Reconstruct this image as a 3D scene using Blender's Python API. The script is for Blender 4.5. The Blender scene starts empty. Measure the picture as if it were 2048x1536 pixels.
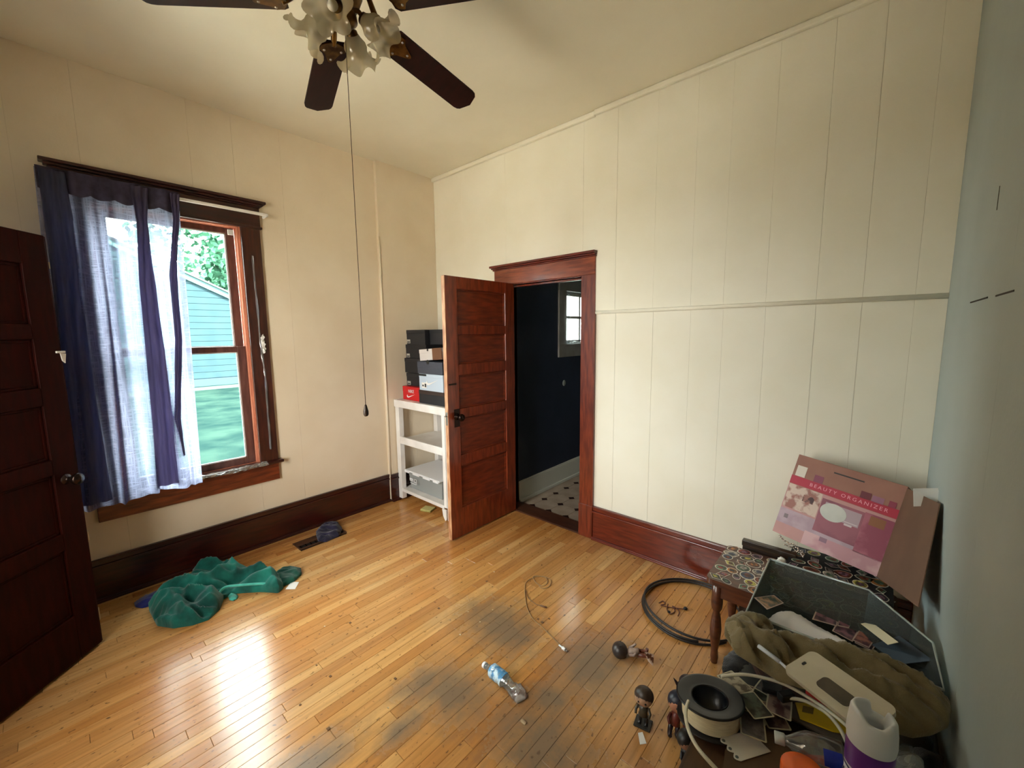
import bpy, bmesh, math, random
from math import pi, sin, cos, radians as R_
from mathutils import Vector as V, Matrix, noise as N
random.seed(7)
S = bpy.context.scene
COL = S.collection

# ------------------------------------------------------------------ camera
F_PX, CAM = 822.21, V((3.4905, -2.7263, 1.614))
RIGHT = V((0.7472901, 0.66440659, -0.01101781))
UP = V((-0.07242948, 0.09792439, 0.99255468))
FWD = V((-0.66053878, 0.74092826, -0.12130055))
cd = bpy.data.cameras.new('camera'); cam = bpy.data.objects.new('camera', cd); COL.objects.link(cam)
cd.sensor_width = 36; cd.lens = F_PX / 2048 * 36; cd.clip_start = .02
cam.matrix_world = Matrix(((RIGHT.x, UP.x, -FWD.x, CAM.x), (RIGHT.y, UP.y, -FWD.y, CAM.y), (RIGHT.z, UP.z, -FWD.z, CAM.z), (0, 0, 0, 1)))
S.camera = cam
# ------------------------------------------------------------------ world, sun, exposure
SKY, SUN, EXPO = 20.0, 30.0, 0.80
w = bpy.data.worlds.new('sky'); S.world = w; w.use_nodes = True
nt = w.node_tree; nt.nodes.clear()
wo = nt.nodes.new('ShaderNodeOutputWorld'); bg = nt.nodes.new('ShaderNodeBackground'); bg.inputs[1].default_value = SKY
tc = nt.nodes.new('ShaderNodeTexCoord'); nz = nt.nodes.new('ShaderNodeTexNoise'); nz.inputs['Scale'].default_value = 2.2; nz.inputs['Detail'].default_value = 5
mx = nt.nodes.new('ShaderNodeMixRGB'); mx.inputs[1].default_value = (.93, .97, 1, 1); mx.inputs[2].default_value = (1, .99, .95, 1)
nt.links.new(tc.outputs['Generated'], nz.inputs['Vector']); nt.links.new(nz.outputs[0], mx.inputs[0])
nt.links.new(mx.outputs[0], bg.inputs[0]); nt.links.new(bg.outputs[0], wo.inputs[0])
sl = bpy.data.lights.new('sun', 'SUN'); sl.energy = SUN; sl.angle = R_(2); sl.color = (1, .95, .86)
so = bpy.data.objects.new('sun', sl); COL.objects.link(so)
so.rotation_euler = V((0.75, 0.25, 0.75)).to_track_quat('Z', 'Y').to_euler()
def portal(loc, rot, sx, sy):
    l = bpy.data.lights.new('window_portal', 'AREA'); l.shape = 'RECTANGLE'; l.size = sx; l.size_y = sy; l.cycles.is_portal = True
    o = bpy.data.objects.new('window_portal', l); COL.objects.link(o); o.location = loc; o.rotation_euler = rot
portal((-.16, -2.115, 1.53), (0, -pi/2, 0), 1.8, .8)
portal((1.65, -3.47, 1.5), (pi/2, 0, 0), .95, 1.7)
S.view_settings.view_transform = 'Standard'; S.view_settings.look = 'None'
S.view_settings.exposure = EXPO; S.view_settings.gamma = 1; S.view_settings.use_curve_mapping = False
S.cycles.use_denoising = True
S.cycles.max_bounces = 10; S.cycles.diffuse_bounces = 6; S.cycles.transparent_max_bounces = 16
S.cycles.sample_clamp_indirect = 8; S.cycles.caustics_reflective = False; S.cycles.caustics_refractive = False

# ------------------------------------------------------------------ pixel of the photograph -> point on a real plane
def ray(x, y): return RIGHT * ((x-1024)/F_PX) + UP * ((768-y)/F_PX) + FWD
def on(ax, v, x, y):
    d = ray(x, y); return CAM + d * ((v-CAM[ax])/d[ax])
def PZ(x, y, z=0): return on(2, z, x, y)
def PX(x, y, v=0): return on(0, v, x, y)
def PY(x, y, v=0): return on(1, v, x, y)

# ------------------------------------------------------------------ helpers
ORG = {}
def lin(c):
    return tuple((v/255/12.92 if v/255 <= .04045 else ((v/255+.055)/1.055)**2.4) for v in c) + (1,)
class MB:
    """collects shapes in one bmesh; build() links them as one mesh object"""
    def __init__(s): s.b = bmesh.new(); s.m = 0
    def _new(s, vs, mat=None):
        fs = set(f for v in vs for f in v.link_faces)
        for f in fs: f.material_index = s.m
        if mat is not None: bmesh.ops.transform(s.b, matrix=mat, verts=vs)
        return s
    def box(s, a, b, bev=0, M=None, seg=2):
        a, b = V(a), V(b); lo = V(map(min, a, b)); hi = V(map(max, a, b))
        t = bmesh.new(); bmesh.ops.create_cube(t, size=1)
        for v in t.verts: v.co = V([lo[i] + (v.co[i]+.5)*(hi[i]-lo[i]) for i in range(3)])
        if bev: bmesh.ops.bevel(t, geom=t.edges[:], offset=bev, segments=seg, affect='EDGES', profile=.5)
        return s.merge(t, M)
    def merge(s, t, M=None):
        mp = {}
        for v in t.verts:
            mp[v] = s.b.verts.new(M @ v.co if M else v.co)
        for f in t.faces:
            try: nf = s.b.faces.new([mp[v] for v in f.verts]); nf.material_index = s.m; nf.smooth = f.smooth
            except ValueError: pass
        t.free(); return s
    def lathe(s, prof, n=24, M=None, ruffle=None, cap=True, smooth=True):
        t = bmesh.new(); rings = []
        for j, (r, z) in enumerate(prof):
            ring = []
            for i in range(n):
                a = 2*pi*i/n; rr, zz = r, z
                if ruffle: rr, zz = ruffle(j, a, r, z)
                ring.append(t.verts.new((rr*cos(a), rr*sin(a), zz)))
            rings.append(ring)
        for q in range(len(rings)-1):
            for i in range(n):
                f = t.faces.new((rings[q][i], rings[q][(i+1) % n], rings[q+1][(i+1) % n], rings[q+1][i])); f.smooth = smooth
        if cap:
            t.faces.new(rings[0][::-1]); t.faces.new(rings[-1])
        return s.merge(t, M)
    def cyl(s, p, q, r, r2=None, n=16):
        p, q = V(p), V(q); d = q-p; M = Matrix.Translation(p) @ d.to_track_quat('Z', 'Y').to_matrix().to_4x4()
        return s.lathe([(r, 0), (r2 if r2 is not None else r, d.length)], n, M)
    def ball(s, c, r, sc=(1, 1, 1), n=12, M=None):
        t = bmesh.new(); bmesh.ops.create_uvsphere(t, u_segments=n+4, v_segments=n, radius=r)
        for v in t.verts: v.co = V(c) + V([v.co[i]*sc[i] for i in range(3)])
        for f in t.faces: f.smooth = True
        return s.merge(t, M)
    def tube(s, pts, r, n=8):
        pts = [V(p) for p in pts]; t = bmesh.new(); rings = []; up = V((0, 0, 1))
        for i, p in enumerate(pts):
            d = (pts[min(i+1, len(pts)-1)] - pts[max(i-1, 0)]).normalized()
            a = d.cross(up)
            if a.length < .05: a = d.cross(V((1, 0, 0)))
            a.normalize(); b = d.cross(a); rr = r(i/(len(pts)-1)) if callable(r) else r
            rings.append([t.verts.new(p + a*cos(2*pi*k/n)*rr + b*sin(2*pi*k/n)*rr) for k in range(n)])
        for q in range(len(rings)-1):
            for k in range(n):
                f = t.faces.new((rings[q][k], rings[q][(k+1) % n], rings[q+1][(k+1) % n], rings[q+1][k])); f.smooth = True
        t.faces.new(rings[0][::-1]); t.faces.new(rings[-1])
        return s.merge(t)
    def prism(s, pts, h, M=None):
        """pts: 2D outline in the local XY plane, extruded 0..h"""
        t = bmesh.new(); a = [t.verts.new((p[0], p[1], 0)) for p in pts]; b = [t.verts.new((p[0], p[1], h)) for p in pts]
        t.faces.new(a[::-1]); t.faces.new(b); n = len(a)
        for i in range(n): t.faces.new((a[i], a[(i+1) % n], b[(i+1) % n], b[i]))
        return s.merge(t, M)
    def quad(s, a, b, c, d):
        t = bmesh.new(); t.faces.new([t.verts.new(V(p)) for p in (a, b, c, d)]); return s.merge(t)
    def mesh(s, name, mats, org=V((0, 0, 0))):
        bmesh.ops.recalc_face_normals(s.b, faces=s.b.faces[:])
        me = bpy.data.meshes.new(name)
        for v in s.b.verts: v.co -= org
        s.b.to_mesh(me); s.b.free()
        for m in (mats if isinstance(mats, (list, tuple)) else [mats]): me.materials.append(m)
        return me
    def build(s, name, mats, parent=None, local=False, origin=None):
        org = V((0, 0, 0))
        if not local: org = ORG.get(parent.name, V((0, 0, 0))) if parent else (V(origin) if origin is not None else V((0, 0, 0)))
        o = bpy.data.objects.new(name, s.mesh(name, mats, org)); COL.objects.link(o)
        if parent: o.parent = parent
        else: o.location = org
        ORG[o.name] = org
        return o
def tag(o, label=None, cat=None, group=None, kind=None):
    if label: o['label'] = label
    if cat: o['category'] = cat
    if group: o['group'] = group
    if kind: o['kind'] = kind
    return o
def thing(name, loc, label=None, cat=None, group=None, kind=None, rotz=0):
    o = bpy.data.objects.new(name, None); COL.objects.link(o); o.location = loc; o.rotation_euler = (0, 0, rotz); o.empty_display_size = .05
    ORG[o.name] = V(loc) if not rotz else V((0, 0, 0))
    return tag(o, label, cat, group, kind)
def copy_tree(o, parent=None):
    c = o.copy(); COL.objects.link(c); c.parent = parent
    for ch in o.children: copy_tree(ch, c)
    return c

# ------------------------------------------------------------------ materials
def mat(name, c, rough=.6, spec=.5, metal=0, c2=None, nscale=8, ndetail=4, stretch=(1, 1, 1), bump=0, bscale=60, coat=0, trans=0, alpha=1, ramp=(.35, .65), coord='Object', sheen=0):
    m = bpy.data.materials.new(name); m.use_nodes = True; t = m.node_tree; p = t.nodes['Principled BSDF']
    L = t.links.new
    p.inputs['Base Color'].default_value = lin(c); p.inputs['Roughness'].default_value = rough; p.inputs['Metallic'].default_value = metal
    p.inputs['Specular IOR Level'].default_value = spec; p.inputs['Coat Weight'].default_value = coat; p.inputs['Coat Roughness'].default_value = .12
    p.inputs['Transmission Weight'].default_value = trans; p.inputs['Alpha'].default_value = alpha; p.inputs['Sheen Weight'].default_value = sheen
    if c2 or bump:
        tcn = t.nodes.new('ShaderNodeTexCoord'); mp = t.nodes.new('ShaderNodeMapping'); mp.inputs['Scale'].default_value = stretch
        L(tcn.outputs[coord], mp.inputs[0])
    if c2:
        n = t.nodes.new('ShaderNodeTexNoise'); n.inputs['Scale'].default_value = nscale; n.inputs['Detail'].default_value = ndetail
        r = t.nodes.new('ShaderNodeValToRGB'); r.color_ramp.elements[0].position = ramp[0]; r.color_ramp.elements[1].position = ramp[1]
        r.color_ramp.elements[0].color = lin(c); r.color_ramp.elements[1].color = lin(c2)
        L(mp.outputs[0], n.inputs['Vector']); L(n.outputs[0], r.inputs[0]); L(r.outputs[0], p.inputs['Base Color'])
    if bump:
        n2 = t.nodes.new('ShaderNodeTexNoise'); n2.inputs['Scale'].default_value = bscale; n2.inputs['Detail'].default_value = 3
        b = t.nodes.new('ShaderNodeBump'); b.inputs['Strength'].default_value = bump; b.inputs['Distance'].default_value = .004
        L(mp.outputs[0], n2.inputs['Vector']); L(n2.outputs[0], b.inputs['Height']); L(b.outputs[0], p.inputs['Normal'])
    return m
CREAM = mat('cream_wall_paint', (234, 230, 215), .5, .4, c2=(229, 224, 206), nscale=2.5, bump=.12, bscale=90)
CREAMW = mat('tan_wall_paint', (226, 212, 188), .5, .4, c2=(220, 204, 178), nscale=2.5, bump=.12, bscale=90)
GREYW = mat('grey_wall_paint', (168, 180, 180), .62, .3, c2=(160, 172, 172), nscale=2, bump=.12, bscale=80)
CEIL = mat('ceiling_paint', (230, 224, 205), .45, .4, c2=(222, 215, 194), nscale=1.5, bump=.08, bscale=60)
DARKGAP = mat('dark_joint', (60, 48, 34), .9)
SEAM = mat('painted_joint', (196, 184, 156), .8)
def wood(name, a, b, rough=.32, coat=.4, axis=(1, 1, 8)):
    return mat(name, a, rough, .5, c2=b, nscale=9, ndetail=6, stretch=axis, bump=.1, bscale=30, coat=coat)
TRIMV = wood('red_brown_varnish_vertical', (126, 52, 26), (88, 30, 14), axis=(6, 6, .7))
TRIMH = wood('red_brown_varnish_horizontal', (112, 40, 20), (78, 24, 11), axis=(.7, 6, 6))
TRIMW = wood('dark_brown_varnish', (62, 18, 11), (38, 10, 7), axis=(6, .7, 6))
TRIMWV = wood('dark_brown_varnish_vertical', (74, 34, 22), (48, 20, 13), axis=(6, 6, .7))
DOORW = wood('door_varnish', (140, 58, 28), (104, 38, 17), rough=.3, axis=(5, 5, .8))
DOORP = wood('door_panel_varnish', (132, 55, 27), (98, 36, 17), rough=.3, axis=(5, .8, 5))
DOORE = wood('worn_door_edge', (206, 162, 122), (158, 104, 70), rough=.5, coat=0, axis=(5, 5, 1))
DOORD = mat('dark_door_varnish', (44, 8, 3), .5, .08, c2=(34, 6, 2), nscale=9, stretch=(5, 5, .8))
SALMON = mat('unpainted_track_wood', (226, 150, 118), .5, c2=(206, 126, 96), nscale=12, stretch=(5, 5, .6))
SASH = wood('sash_wood', (118, 76, 66), (88, 52, 46), rough=.4, coat=.2, axis=(5, 5, .8))
WHITE = mat('white_paint', (236, 234, 230), .45, c2=(222, 218, 212), nscale=6)
WPLAST = mat('white_plastic', (232, 234, 236), .35)
BLACKP = mat('black_plastic', (16, 17, 19), .4)
BLACKC = mat('black_card', (26, 27, 31), .55)
BRASS = mat('aged_brass', (120, 90, 48), .32, metal=1, c2=(70, 50, 28), nscale=30)
STEEL = mat('dull_steel', (170, 165, 158), .3, metal=1)
DARKM = mat('dark_bronze_knob', (48, 34, 28), .25, metal=.8)
def glassy(name, tint=(1, 1, 1), refl=.08, rough=.02, fog=0):
    m = bpy.data.materials.new(name); m.use_nodes = True; t = m.node_tree; t.nodes.clear(); L = t.links.new
    o = t.nodes.new('ShaderNodeOutputMaterial'); tr = t.nodes.new('ShaderNodeBsdfTransparent'); gl = t.nodes.new('ShaderNodeBsdfGlossy')
    tr.inputs[0].default_value = (*tint, 1); gl.inputs['Roughness'].default_value = rough
    fr = t.nodes.new('ShaderNodeLayerWeight'); fr.inputs[0].default_value = .25
    mth = t.nodes.new('ShaderNodeMath'); mth.operation = 'MULTIPLY_ADD'; mth.inputs[1].default_value = .6; mth.inputs[2].default_value = refl
    L(fr.outputs['Fresnel'], mth.inputs[0]); mixn = t.nodes.new('ShaderNodeMixShader'); L(mth.outputs[0], mixn.inputs[0]); L(tr.outputs[0], mixn.inputs[1]); L(gl.outputs[0], mixn.inputs[2])
    last = mixn
    if fog:
        df = t.nodes.new('ShaderNodeBsdfDiffuse'); df.inputs[0].default_value = (.75, .8, .78, 1); m2 = t.nodes.new('ShaderNodeMixShader'); m2.inputs[0].default_value = fog
        L(mixn.outputs[0], m2.inputs[1]); L(df.outputs[0], m2.inputs[2]); last = m2
    L(last.outputs[0], o.inputs[0]); return m
GLASS = glassy('window_glass', (.92, 1, .985), .03)
GLASS2 = glassy('plain_glass', (.98, .97, .95), .03)
CLEAR = glassy('clear_plastic', (.93, .96, .97), .12, .08, .06)
SMOKE = glassy('cloudy_bin_plastic', (.34, .39, .37), .04, .2, .05)
FILM = glassy('crinkled_window_film', (.97, .97, .98), .25, .15, .12)

# wood floor: tone per board, grain along the board, worn grey patches and scuffs at fixed places on the floor
def floor_mat():
    m = bpy.data.materials.new('oak_strip_floor'); m.use_nodes = True; t = m.node_tree; p = t.nodes['Principled BSDF']; L = t.links.new
    oi = t.nodes.new('ShaderNodeObjectInfo'); geo = t.nodes.new('ShaderNodeNewGeometry')
    r1 = t.nodes.new('ShaderNodeValToRGB'); e = r1.color_ramp.elements
    e[0].position = 0; e[0].color = lin((166, 116, 68)); e[1].position = 1; e[1].color = lin((206, 166, 112))
    for pos, c in ((.25, (194, 148, 94)), (.55, (180, 130, 76)), (.8, (198, 154, 98))): q = e.new(pos); q.color = lin(c)
    L(oi.outputs['Random'], r1.inputs[0])
    mp = t.nodes.new('ShaderNodeMapping'); mp.inputs['Scale'].default_value = (60, 3.2, 1); L(geo.outputs['Position'], mp.inputs[0])
    g = t.nodes.new('ShaderNodeTexNoise'); g.inputs['Scale'].default_value = 1; g.inputs['Detail'].default_value = 6; g.noise_dimensions = '4D'
    L(mp.outputs[0], g.inputs['Vector']); mm = t.nodes.new('ShaderNodeMath'); mm.operation = 'MULTIPLY'; mm.inputs[1].default_value = 40; L(oi.outputs['Random'], mm.inputs[0]); L(mm.outputs[0], g.inputs['W'])
    gr = t.nodes.new('ShaderNodeMapRange'); gr.inputs[1].default_value = .3; gr.inputs[2].default_value = .7; gr.inputs[3].default_value = .76; gr.inputs[4].default_value = 1.1; L(g.outputs[0], gr.inputs[0])
    m1 = t.nodes.new('ShaderNodeMixRGB'); m1.blend_type = 'MULTIPLY'; m1.inputs[0].default_value = 1; L(r1.outputs[0], m1.inputs[1]); L(gr.outputs[0], m1.inputs[2])
    # broad random blotches tinted amber over the boards
    nb = t.nodes.new('ShaderNodeTexNoise'); nb.inputs['Scale'].default_value = 1.1; nb.inputs['Detail'].default_value = 3; L(geo.outputs['Position'], nb.inputs['Vector'])
    rb = t.nodes.new('ShaderNodeMapRange'); rb.inputs[1].default_value = .38; rb.inputs[2].default_value = .62; L(nb.outputs[0], rb.inputs[0])
    m2 = t.nodes.new('ShaderNodeMixRGB'); m2.blend_type = 'MULTIPLY'; m2.inputs[2].default_value = (1.0, .84, .62, 1); L(rb.outputs[0], m2.inputs[0]); L(m1.outputs[0], m2.inputs[1])
    # worn patches
    blobs = [((1020, 1265), .22, .17), ((1185, 1330), .20, .26), ((1100, 1400), .12, .12), ((905, 1385), .23, .16), ((1080, 1490), .26, .20), ((805, 1455), .06, .12), ((845, 1365), .10, .15), ((620, 1530), .10, .2), ((1000, 1250), .3, .2)]
    acc = None
    wn = t.nodes.new('ShaderNodeTexNoise'); wn.inputs['Scale'].default_value = 14; wn.inputs['Detail'].default_value = 8; wn.inputs['Roughness'].default_value = .65; L(geo.outputs['Position'], wn.inputs['Vector'])
    for (px, ry_, rx_) in [(b[0], b[2], b[1]) for b in blobs]:
        c = PZ(*px)
        mpb = t.nodes.new('ShaderNodeMapping'); mpb.vector_type = 'POINT'; mpb.inputs['Location'].default_value = (-c.x/rx_, -c.y/ry_, 0); mpb.inputs['Scale'].default_value = (1/rx_, 1/ry_, 0)
        L(geo.outputs['Position'], mpb.inputs[0]); ln = t.nodes.new('ShaderNodeVectorMath'); ln.operation = 'LENGTH'; L(mpb.outputs[0], ln.inputs[0])
        mr = t.nodes.new('ShaderNodeMapRange'); mr.inputs[1].default_value = 1.7; mr.inputs[2].default_value = .1; L(ln.outputs['Value'], mr.inputs[0])
        if acc is None: acc = mr.outputs[0]
        else:
            mxx = t.nodes.new('ShaderNodeMath'); mxx.operation = 'MAXIMUM'; L(acc, mxx.inputs[0]); L(mr.outputs[0], mxx.inputs[1]); acc = mxx.outputs[0]
    ad = t.nodes.new('ShaderNodeMath'); ad.operation = 'ADD'; L(acc, ad.inputs[0]); L(wn.outputs[0], ad.inputs[1])
    st = t.nodes.new('ShaderNodeMapRange'); st.inputs[1].default_value = .74; st.inputs[2].default_value = 1.4; st.inputs[4].default_value = .9; L(ad.outputs[0], st.inputs[0])
    m3 = t.nodes.new('ShaderNodeMixRGB'); m3.inputs[2].default_value = lin((116, 97, 76)); L(st.outputs[0], m3.inputs[0]); L(m2.outputs[0], m3.inputs[1])
    # scuffs and specks
    sm = t.nodes.new('ShaderNodeMapping'); sm.inputs['Scale'].default_value = (16, 9, 1); sm.inputs['Rotation'].default_value = (0, 0, .5); L(geo.outputs['Position'], sm.inputs[0])
    sn = t.nodes.new('ShaderNodeTexNoise'); sn.inputs['Scale'].default_value = 3.6; sn.inputs['Detail'].default_value = 8; L(sm.outputs[0], sn.inputs['Vector'])
    sr = t.nodes.new('ShaderNodeMapRange'); sr.inputs[1].default_value = .63; sr.inputs[2].default_value = .69; sr.inputs[4].default_value = .75; L(sn.outputs[0], sr.inputs[0])
    m4 = t.nodes.new('ShaderNodeMixRGB'); m4.inputs[2].default_value = lin((86, 62, 40)); L(sr.outputs[0], m4.inputs[0]); L(m3.outputs[0], m4.inputs[1])
    L(m4.outputs[0], p.inputs['Base Color'])
    ro = t.nodes.new('ShaderNodeMapRange'); ro.inputs[3].default_value = .2; ro.inputs[4].default_value = .42; L(st.outputs[0], ro.inputs[0]); L(ro.outputs[0], p.inputs['Roughness'])
    bp = t.nodes.new('ShaderNodeBump'); bp.inputs['Strength'].default_value = .18; bp.inputs['Distance'].default_value = .003; L(g.outputs[0], bp.inputs['Height']); L(bp.outputs[0], p.inputs['Normal'])
    p.inputs['Specular IOR Level'].default_value = .5
    return m
OAK = floor_mat()

# ------------------------------------------------------------------ ROOM SHELL
L_, H_, FR = 3.709, 3.157, -3.40         # right wall x, ceiling z, front wall y
# floor boards
fl = tag(MB().box((-.12, FR-.1, -.06), (L_+.12, .12, -.016)).build('floor', DARKGAP), kind='structure')
NB = 66; bw = L_/NB; boards = []
VENT = (.175, .31, -1.605, -1.235)
for i in range(NB):
    x0, x1 = i*bw+.0004, (i+1)*bw-.0004
    y = 0.0 - random.uniform(.1, .9); cuts = [0.0]
    while y > FR+.35: cuts.append(y); y -= random.uniform(.55, 1.35)
    cuts.append(FR)
    segs = [(cuts[k+1], cuts[k]) for k in range(len(cuts)-1)]
    if x1 > VENT[0] and x0 < VENT[1]:
        ns = []
        for a, b in segs:
            if b <= VENT[2] or a >= VENT[3]: ns.append((a, b)); continue
            if a < VENT[2]: ns.append((a, VENT[2]))
            if b > VENT[3]: ns.append((VENT[3], b))
        segs = ns
    for a, b in segs: boards.append((x0, x1, a+.0006, b-.0006))
boards.sort(key=lambda q: (V(((q[0]+q[1])/2, (q[2]+q[3])/2, 0)) - CAM).length)
def board_mb(q, mb): return mb.box((q[0], q[2], -.016), (q[1], q[3], random.uniform(-.0006, 0)), .0009, seg=1)
for q in boards[:295]: board_mb(q, MB()).build('floor_board', OAK, fl)
if boards[295:]:
    mb = MB()
    for q in boards[295:]: board_mb(q, mb)
    tag(mb.build('floor_boards_far', OAK, fl), kind='stuff')
tag(MB().box((-.12, FR-.1, H_), (L_+.12, .12, H_+.1)).build('ceiling', CEIL), kind='structure')

def wall_with_hole(name, ax, face, thick, span, holes, m, zt=H_):
    """backing slab split around holes; ax=0: plane x=face, ax=1: plane y=face; thick signed outward"""
    mb = MB(); us = sorted({span[0], span[1]} | {h[0] for h in holes} | {h[1] for h in holes})
    for u0, u1 in zip(us, us[1:]):
        zs = [(0, zt)]
        for h in holes:
            if h[0] < u1-1e-6 and h[1] > u0+1e-6: zs = [(0, h[2]), (h[3], zt)]
        for z0, z1 in zs:
            if z1-z0 < 1e-4: continue
            if ax == 0: mb.box((face, u0, z0), (face+thick, u1, z1))
            else: mb.box((u0, face, z0), (u1, face+thick, z1))
    return tag(mb.build(name, m), kind='structure')
def panel(parent, m, ax, f0, f1, u0, u1, z0, z1, g=.0004):
    if ax == 0: a, b = (f0, u0+g, z0+g), (f1, u1-g, z1-g)
    else: a, b = (u0+g, f0, z0+g), (u1-g, f1, z1-g)
    return MB().box(a, b, .0003, seg=1).build('wall_panel', m, parent)
# left wall (window wall)
WY0, WY1, WZ0, WZ1 = -2.50, -1.731, .655, 2.41
wl = wall_with_hole('wall_left', 0, -.008, -.14, (FR-.1, .12), [(WY0, WY1, WZ0, WZ1)], SEAM)
for u0, u1 in ((FR, -2.76), (-.64, -.042)): panel(wl, CREAMW, 0, -.008, 0 if u1 < -1 else .034, u0, u1 if u1 < -1 else 0, 0, H_)
for u0, u1 in ((-2.76, WY0), (WY1, -1.42), (-1.42, -.64)): panel(wl, CREAMW, 0, -.008, 0, u0, u1, 0, H_)
panel(wl, CREAMW, 0, -.008, 0, WY0, -1.98, WZ1, H_); panel(wl, CREAMW, 0, -.008, 0, -1.98, WY1, WZ1, H_); panel(wl, CREAMW, 0, -.008, 0, WY0, WY1, 0, WZ0)
# back wall (door wall)
DX0, DX1, DZ = 1.006, 1.785, 2.035
wb = wall_with_hole('wall_back', 1, .008, .13, (-.12, L_+.12), [(DX0, DX1, 0, DZ)], SEAM)
gx = [1.887, 2.063, 2.34, 2.585, 2.774, 2.995, 3.225, 3.412, 3.60, L_]
LZ = 1.767
for u0, u1 in ((.034, .45), (.45, DX0)): panel(wb, CREAM, 1, 0, .008, u0, u1, 0, H_)
panel(wb, CREAM, 1, 0, .008, DX0, DX1, DZ, H_); panel(wb, CREAM, 1, 0, .008, DX1, 1.887, 0, H_)
for u0, u1 in zip(gx, gx[1:]):
    panel(wb, CREAM, 1, 0, .008, u0, u1, 0, LZ, .0007 if u0 in (1.887, 2.063, 3.225) else .0003); panel(wb, CREAM, 1, -.014, .008, u0, u1, LZ, H_, .0007 if u0 in (1.887, 3.225) else .0003)
# right wall
wr = tag(MB().box((L_+.004, FR-.1, 0), (L_+.13, .12, H_)).build('wall_right', SEAM), kind='structure')
for u0, u1 in ((-1.22, 0), (-2.44, -1.22), (FR, -2.44)): panel(wr, GREYW, 0, L_, L_+.006, u0, u1, 0, H_, .0002)
mb = MB()
for a, b in (((1942, 600), (1975, 601)), ((1993, 586.5), (2028, 587.5))):
    p, q = PX(*a, L_), PX(*b, L_); z = (p.z+q.z)/2; mb.box((L_-.0015, p.y, z-.0022), (L_+.001, q.y, z+.0022))
p, q = PX(2000, 372, L_), PX(1994, 420, L_); mb.box((L_-.001, p.y-.003, q.z), (L_+.001, p.y+.002, p.z))
mb.build('wall_mark', mat('dark_mark', (52, 46, 38), .9), wr)  # thin dark marks on the right wall
# front wall, behind the camera, with an unseen second window added for its light, and the dark door's doorway
wf = wall_with_hole('wall_front', 1, FR, -.12, (-.12, L_+.12), [(.28, 1.06, 0, 2.1), (1.25, 2.05, .7, 2.35)], CREAM)
mb = MB()
for a, b in (((1.18, .62), (2.16, .7)), ((1.18, 2.35), (2.16, 2.48)), ((1.18, .7), (1.25, 2.35)), ((2.05, .7), (2.16, 2.35)), ((1.25, 1.5), (2.05, 1.55))):
    mb.box((a[0], FR-.03 if b[1] == 1.55 else FR, a[1]), (b[0], FR+.022, b[1]), .003)
w2 = tag(mb.build('unseen_window_2', TRIMWV), kind='structure')
MB().box((1.25, FR-.045, .7), (2.05, FR-.04, 2.35)).build('pane', GLASS2, w2)
mb = MB()
for a, b in (((.17, 0), (.28, 2.1)), ((1.06, 0), (1.17, 2.1)), ((.17, 2.1), (1.17, 2.24))): mb.box((a[0], FR, a[1]), (b[0], FR+.022, b[1]), .003)
mb.build('door_casing', TRIMWV, wf)
tag(MB().box((.1, FR-1.2, 0), (1.25, FR-1.1, 2.6)).box((.1, FR-1.1, 2.5), (1.25, FR-.12, 2.6)).box((.1, FR-1.1, -.06), (1.25, FR-.12, -.005)).box((.1, FR-1.1, 0), (.2, FR-.12, 2.5)).box((1.15, FR-1.1, 0), (1.25, FR-.12, 2.5)).build('wall_closet', mat('closet_paint', (110, 98, 80), .7)), kind='structure')
# junction strips
tag(MB().box((.034, -.03, H_-.035), (1.887, 0, H_), .008).box((1.887, -.042, H_-.035), (L_, -.014, H_), .008).build('trim_1', CREAM), kind='structure')
tag(MB().cyl((1.91, -.012, LZ-.004), (L_, -.012, LZ-.004), .013, n=10).build('trim_2', CREAM), kind='structure')
tag(MB().cyl((.036, -.640, .25), (.036, -.640, 2.5), .007, n=8).build('trim_3', mat('bump_out_bead', (240, 228, 204), .4)), kind='structure')
# baseboards
def baseboard(name, m, segs):
    mb = MB()
    for ax, f, u0, u1 in segs:
        for z0, z1, d in ((0, .215, .017), (.215, .232, .026), (.232, .262, .018), (.262, .269, .024), (0, .022, .034), (0, .012, .04)):
            if ax == 0: mb.box((f, u0, z0), (f+d, u1, z1), .003)
            else: mb.box((u0, f-d, z0), (u1, f, z1), .003)
    return tag(mb.build(name, m), kind='structure')
baseboard('baseboard_left', TRIMW, [(0, 0, FR, -.64), (0, .034, -.64, -.02)])
baseboard('baseboard_back', TRIMH, [(1, 0, 1.906, L_), (1, 0, .06, .885)])
baseboard('baseboard_right', TRIMW, [])  if False else None

# ------------------------------------------------------------------ WINDOW 1
W1 = thing('window_1', (0, -2.1, WZ0), kind='structure')
T = .022
MB().box((0, WY1, WZ0), (T, WY1+.125, 2.42), .004).build('side_casing', TRIMWV, W1)
MB().box((0, WY0-.125, WZ0), (T, WY0, 2.42), .004).build('side_casing', TRIMWV, W1)
MB().box((0, WY0-.13, 2.40), (T+.004, WY1+.13, 2.545), .004).box((0, WY0-.14, 2.395), (.034, WY1+.14, 2.412), .005).build('head_casing', TRIMW, W1)
mb = MB()
for k, (z0, z1, d) in enumerate(((2.545, 2.556, .036), (2.556, 2.570, .05), (2.570, 2.588, .066))): mb.box((0, WY0-.13-d+.03, z0), (d, WY1+.13+d-.03, z1), .004)
mb.build('cornice', TRIMW, W1)
MB().box((-.08, WY0-.15, .632), (.055, WY1+.155, .657), .008).build('stool', TRIMW, W1)
MB().box((0, WY0-.125, .497), (T, WY1+.125, .632), .004).build('apron', wood('apron_wood', (124, 52, 24), (76, 26, 13), axis=(6, .7, 6)), W1)
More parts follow.
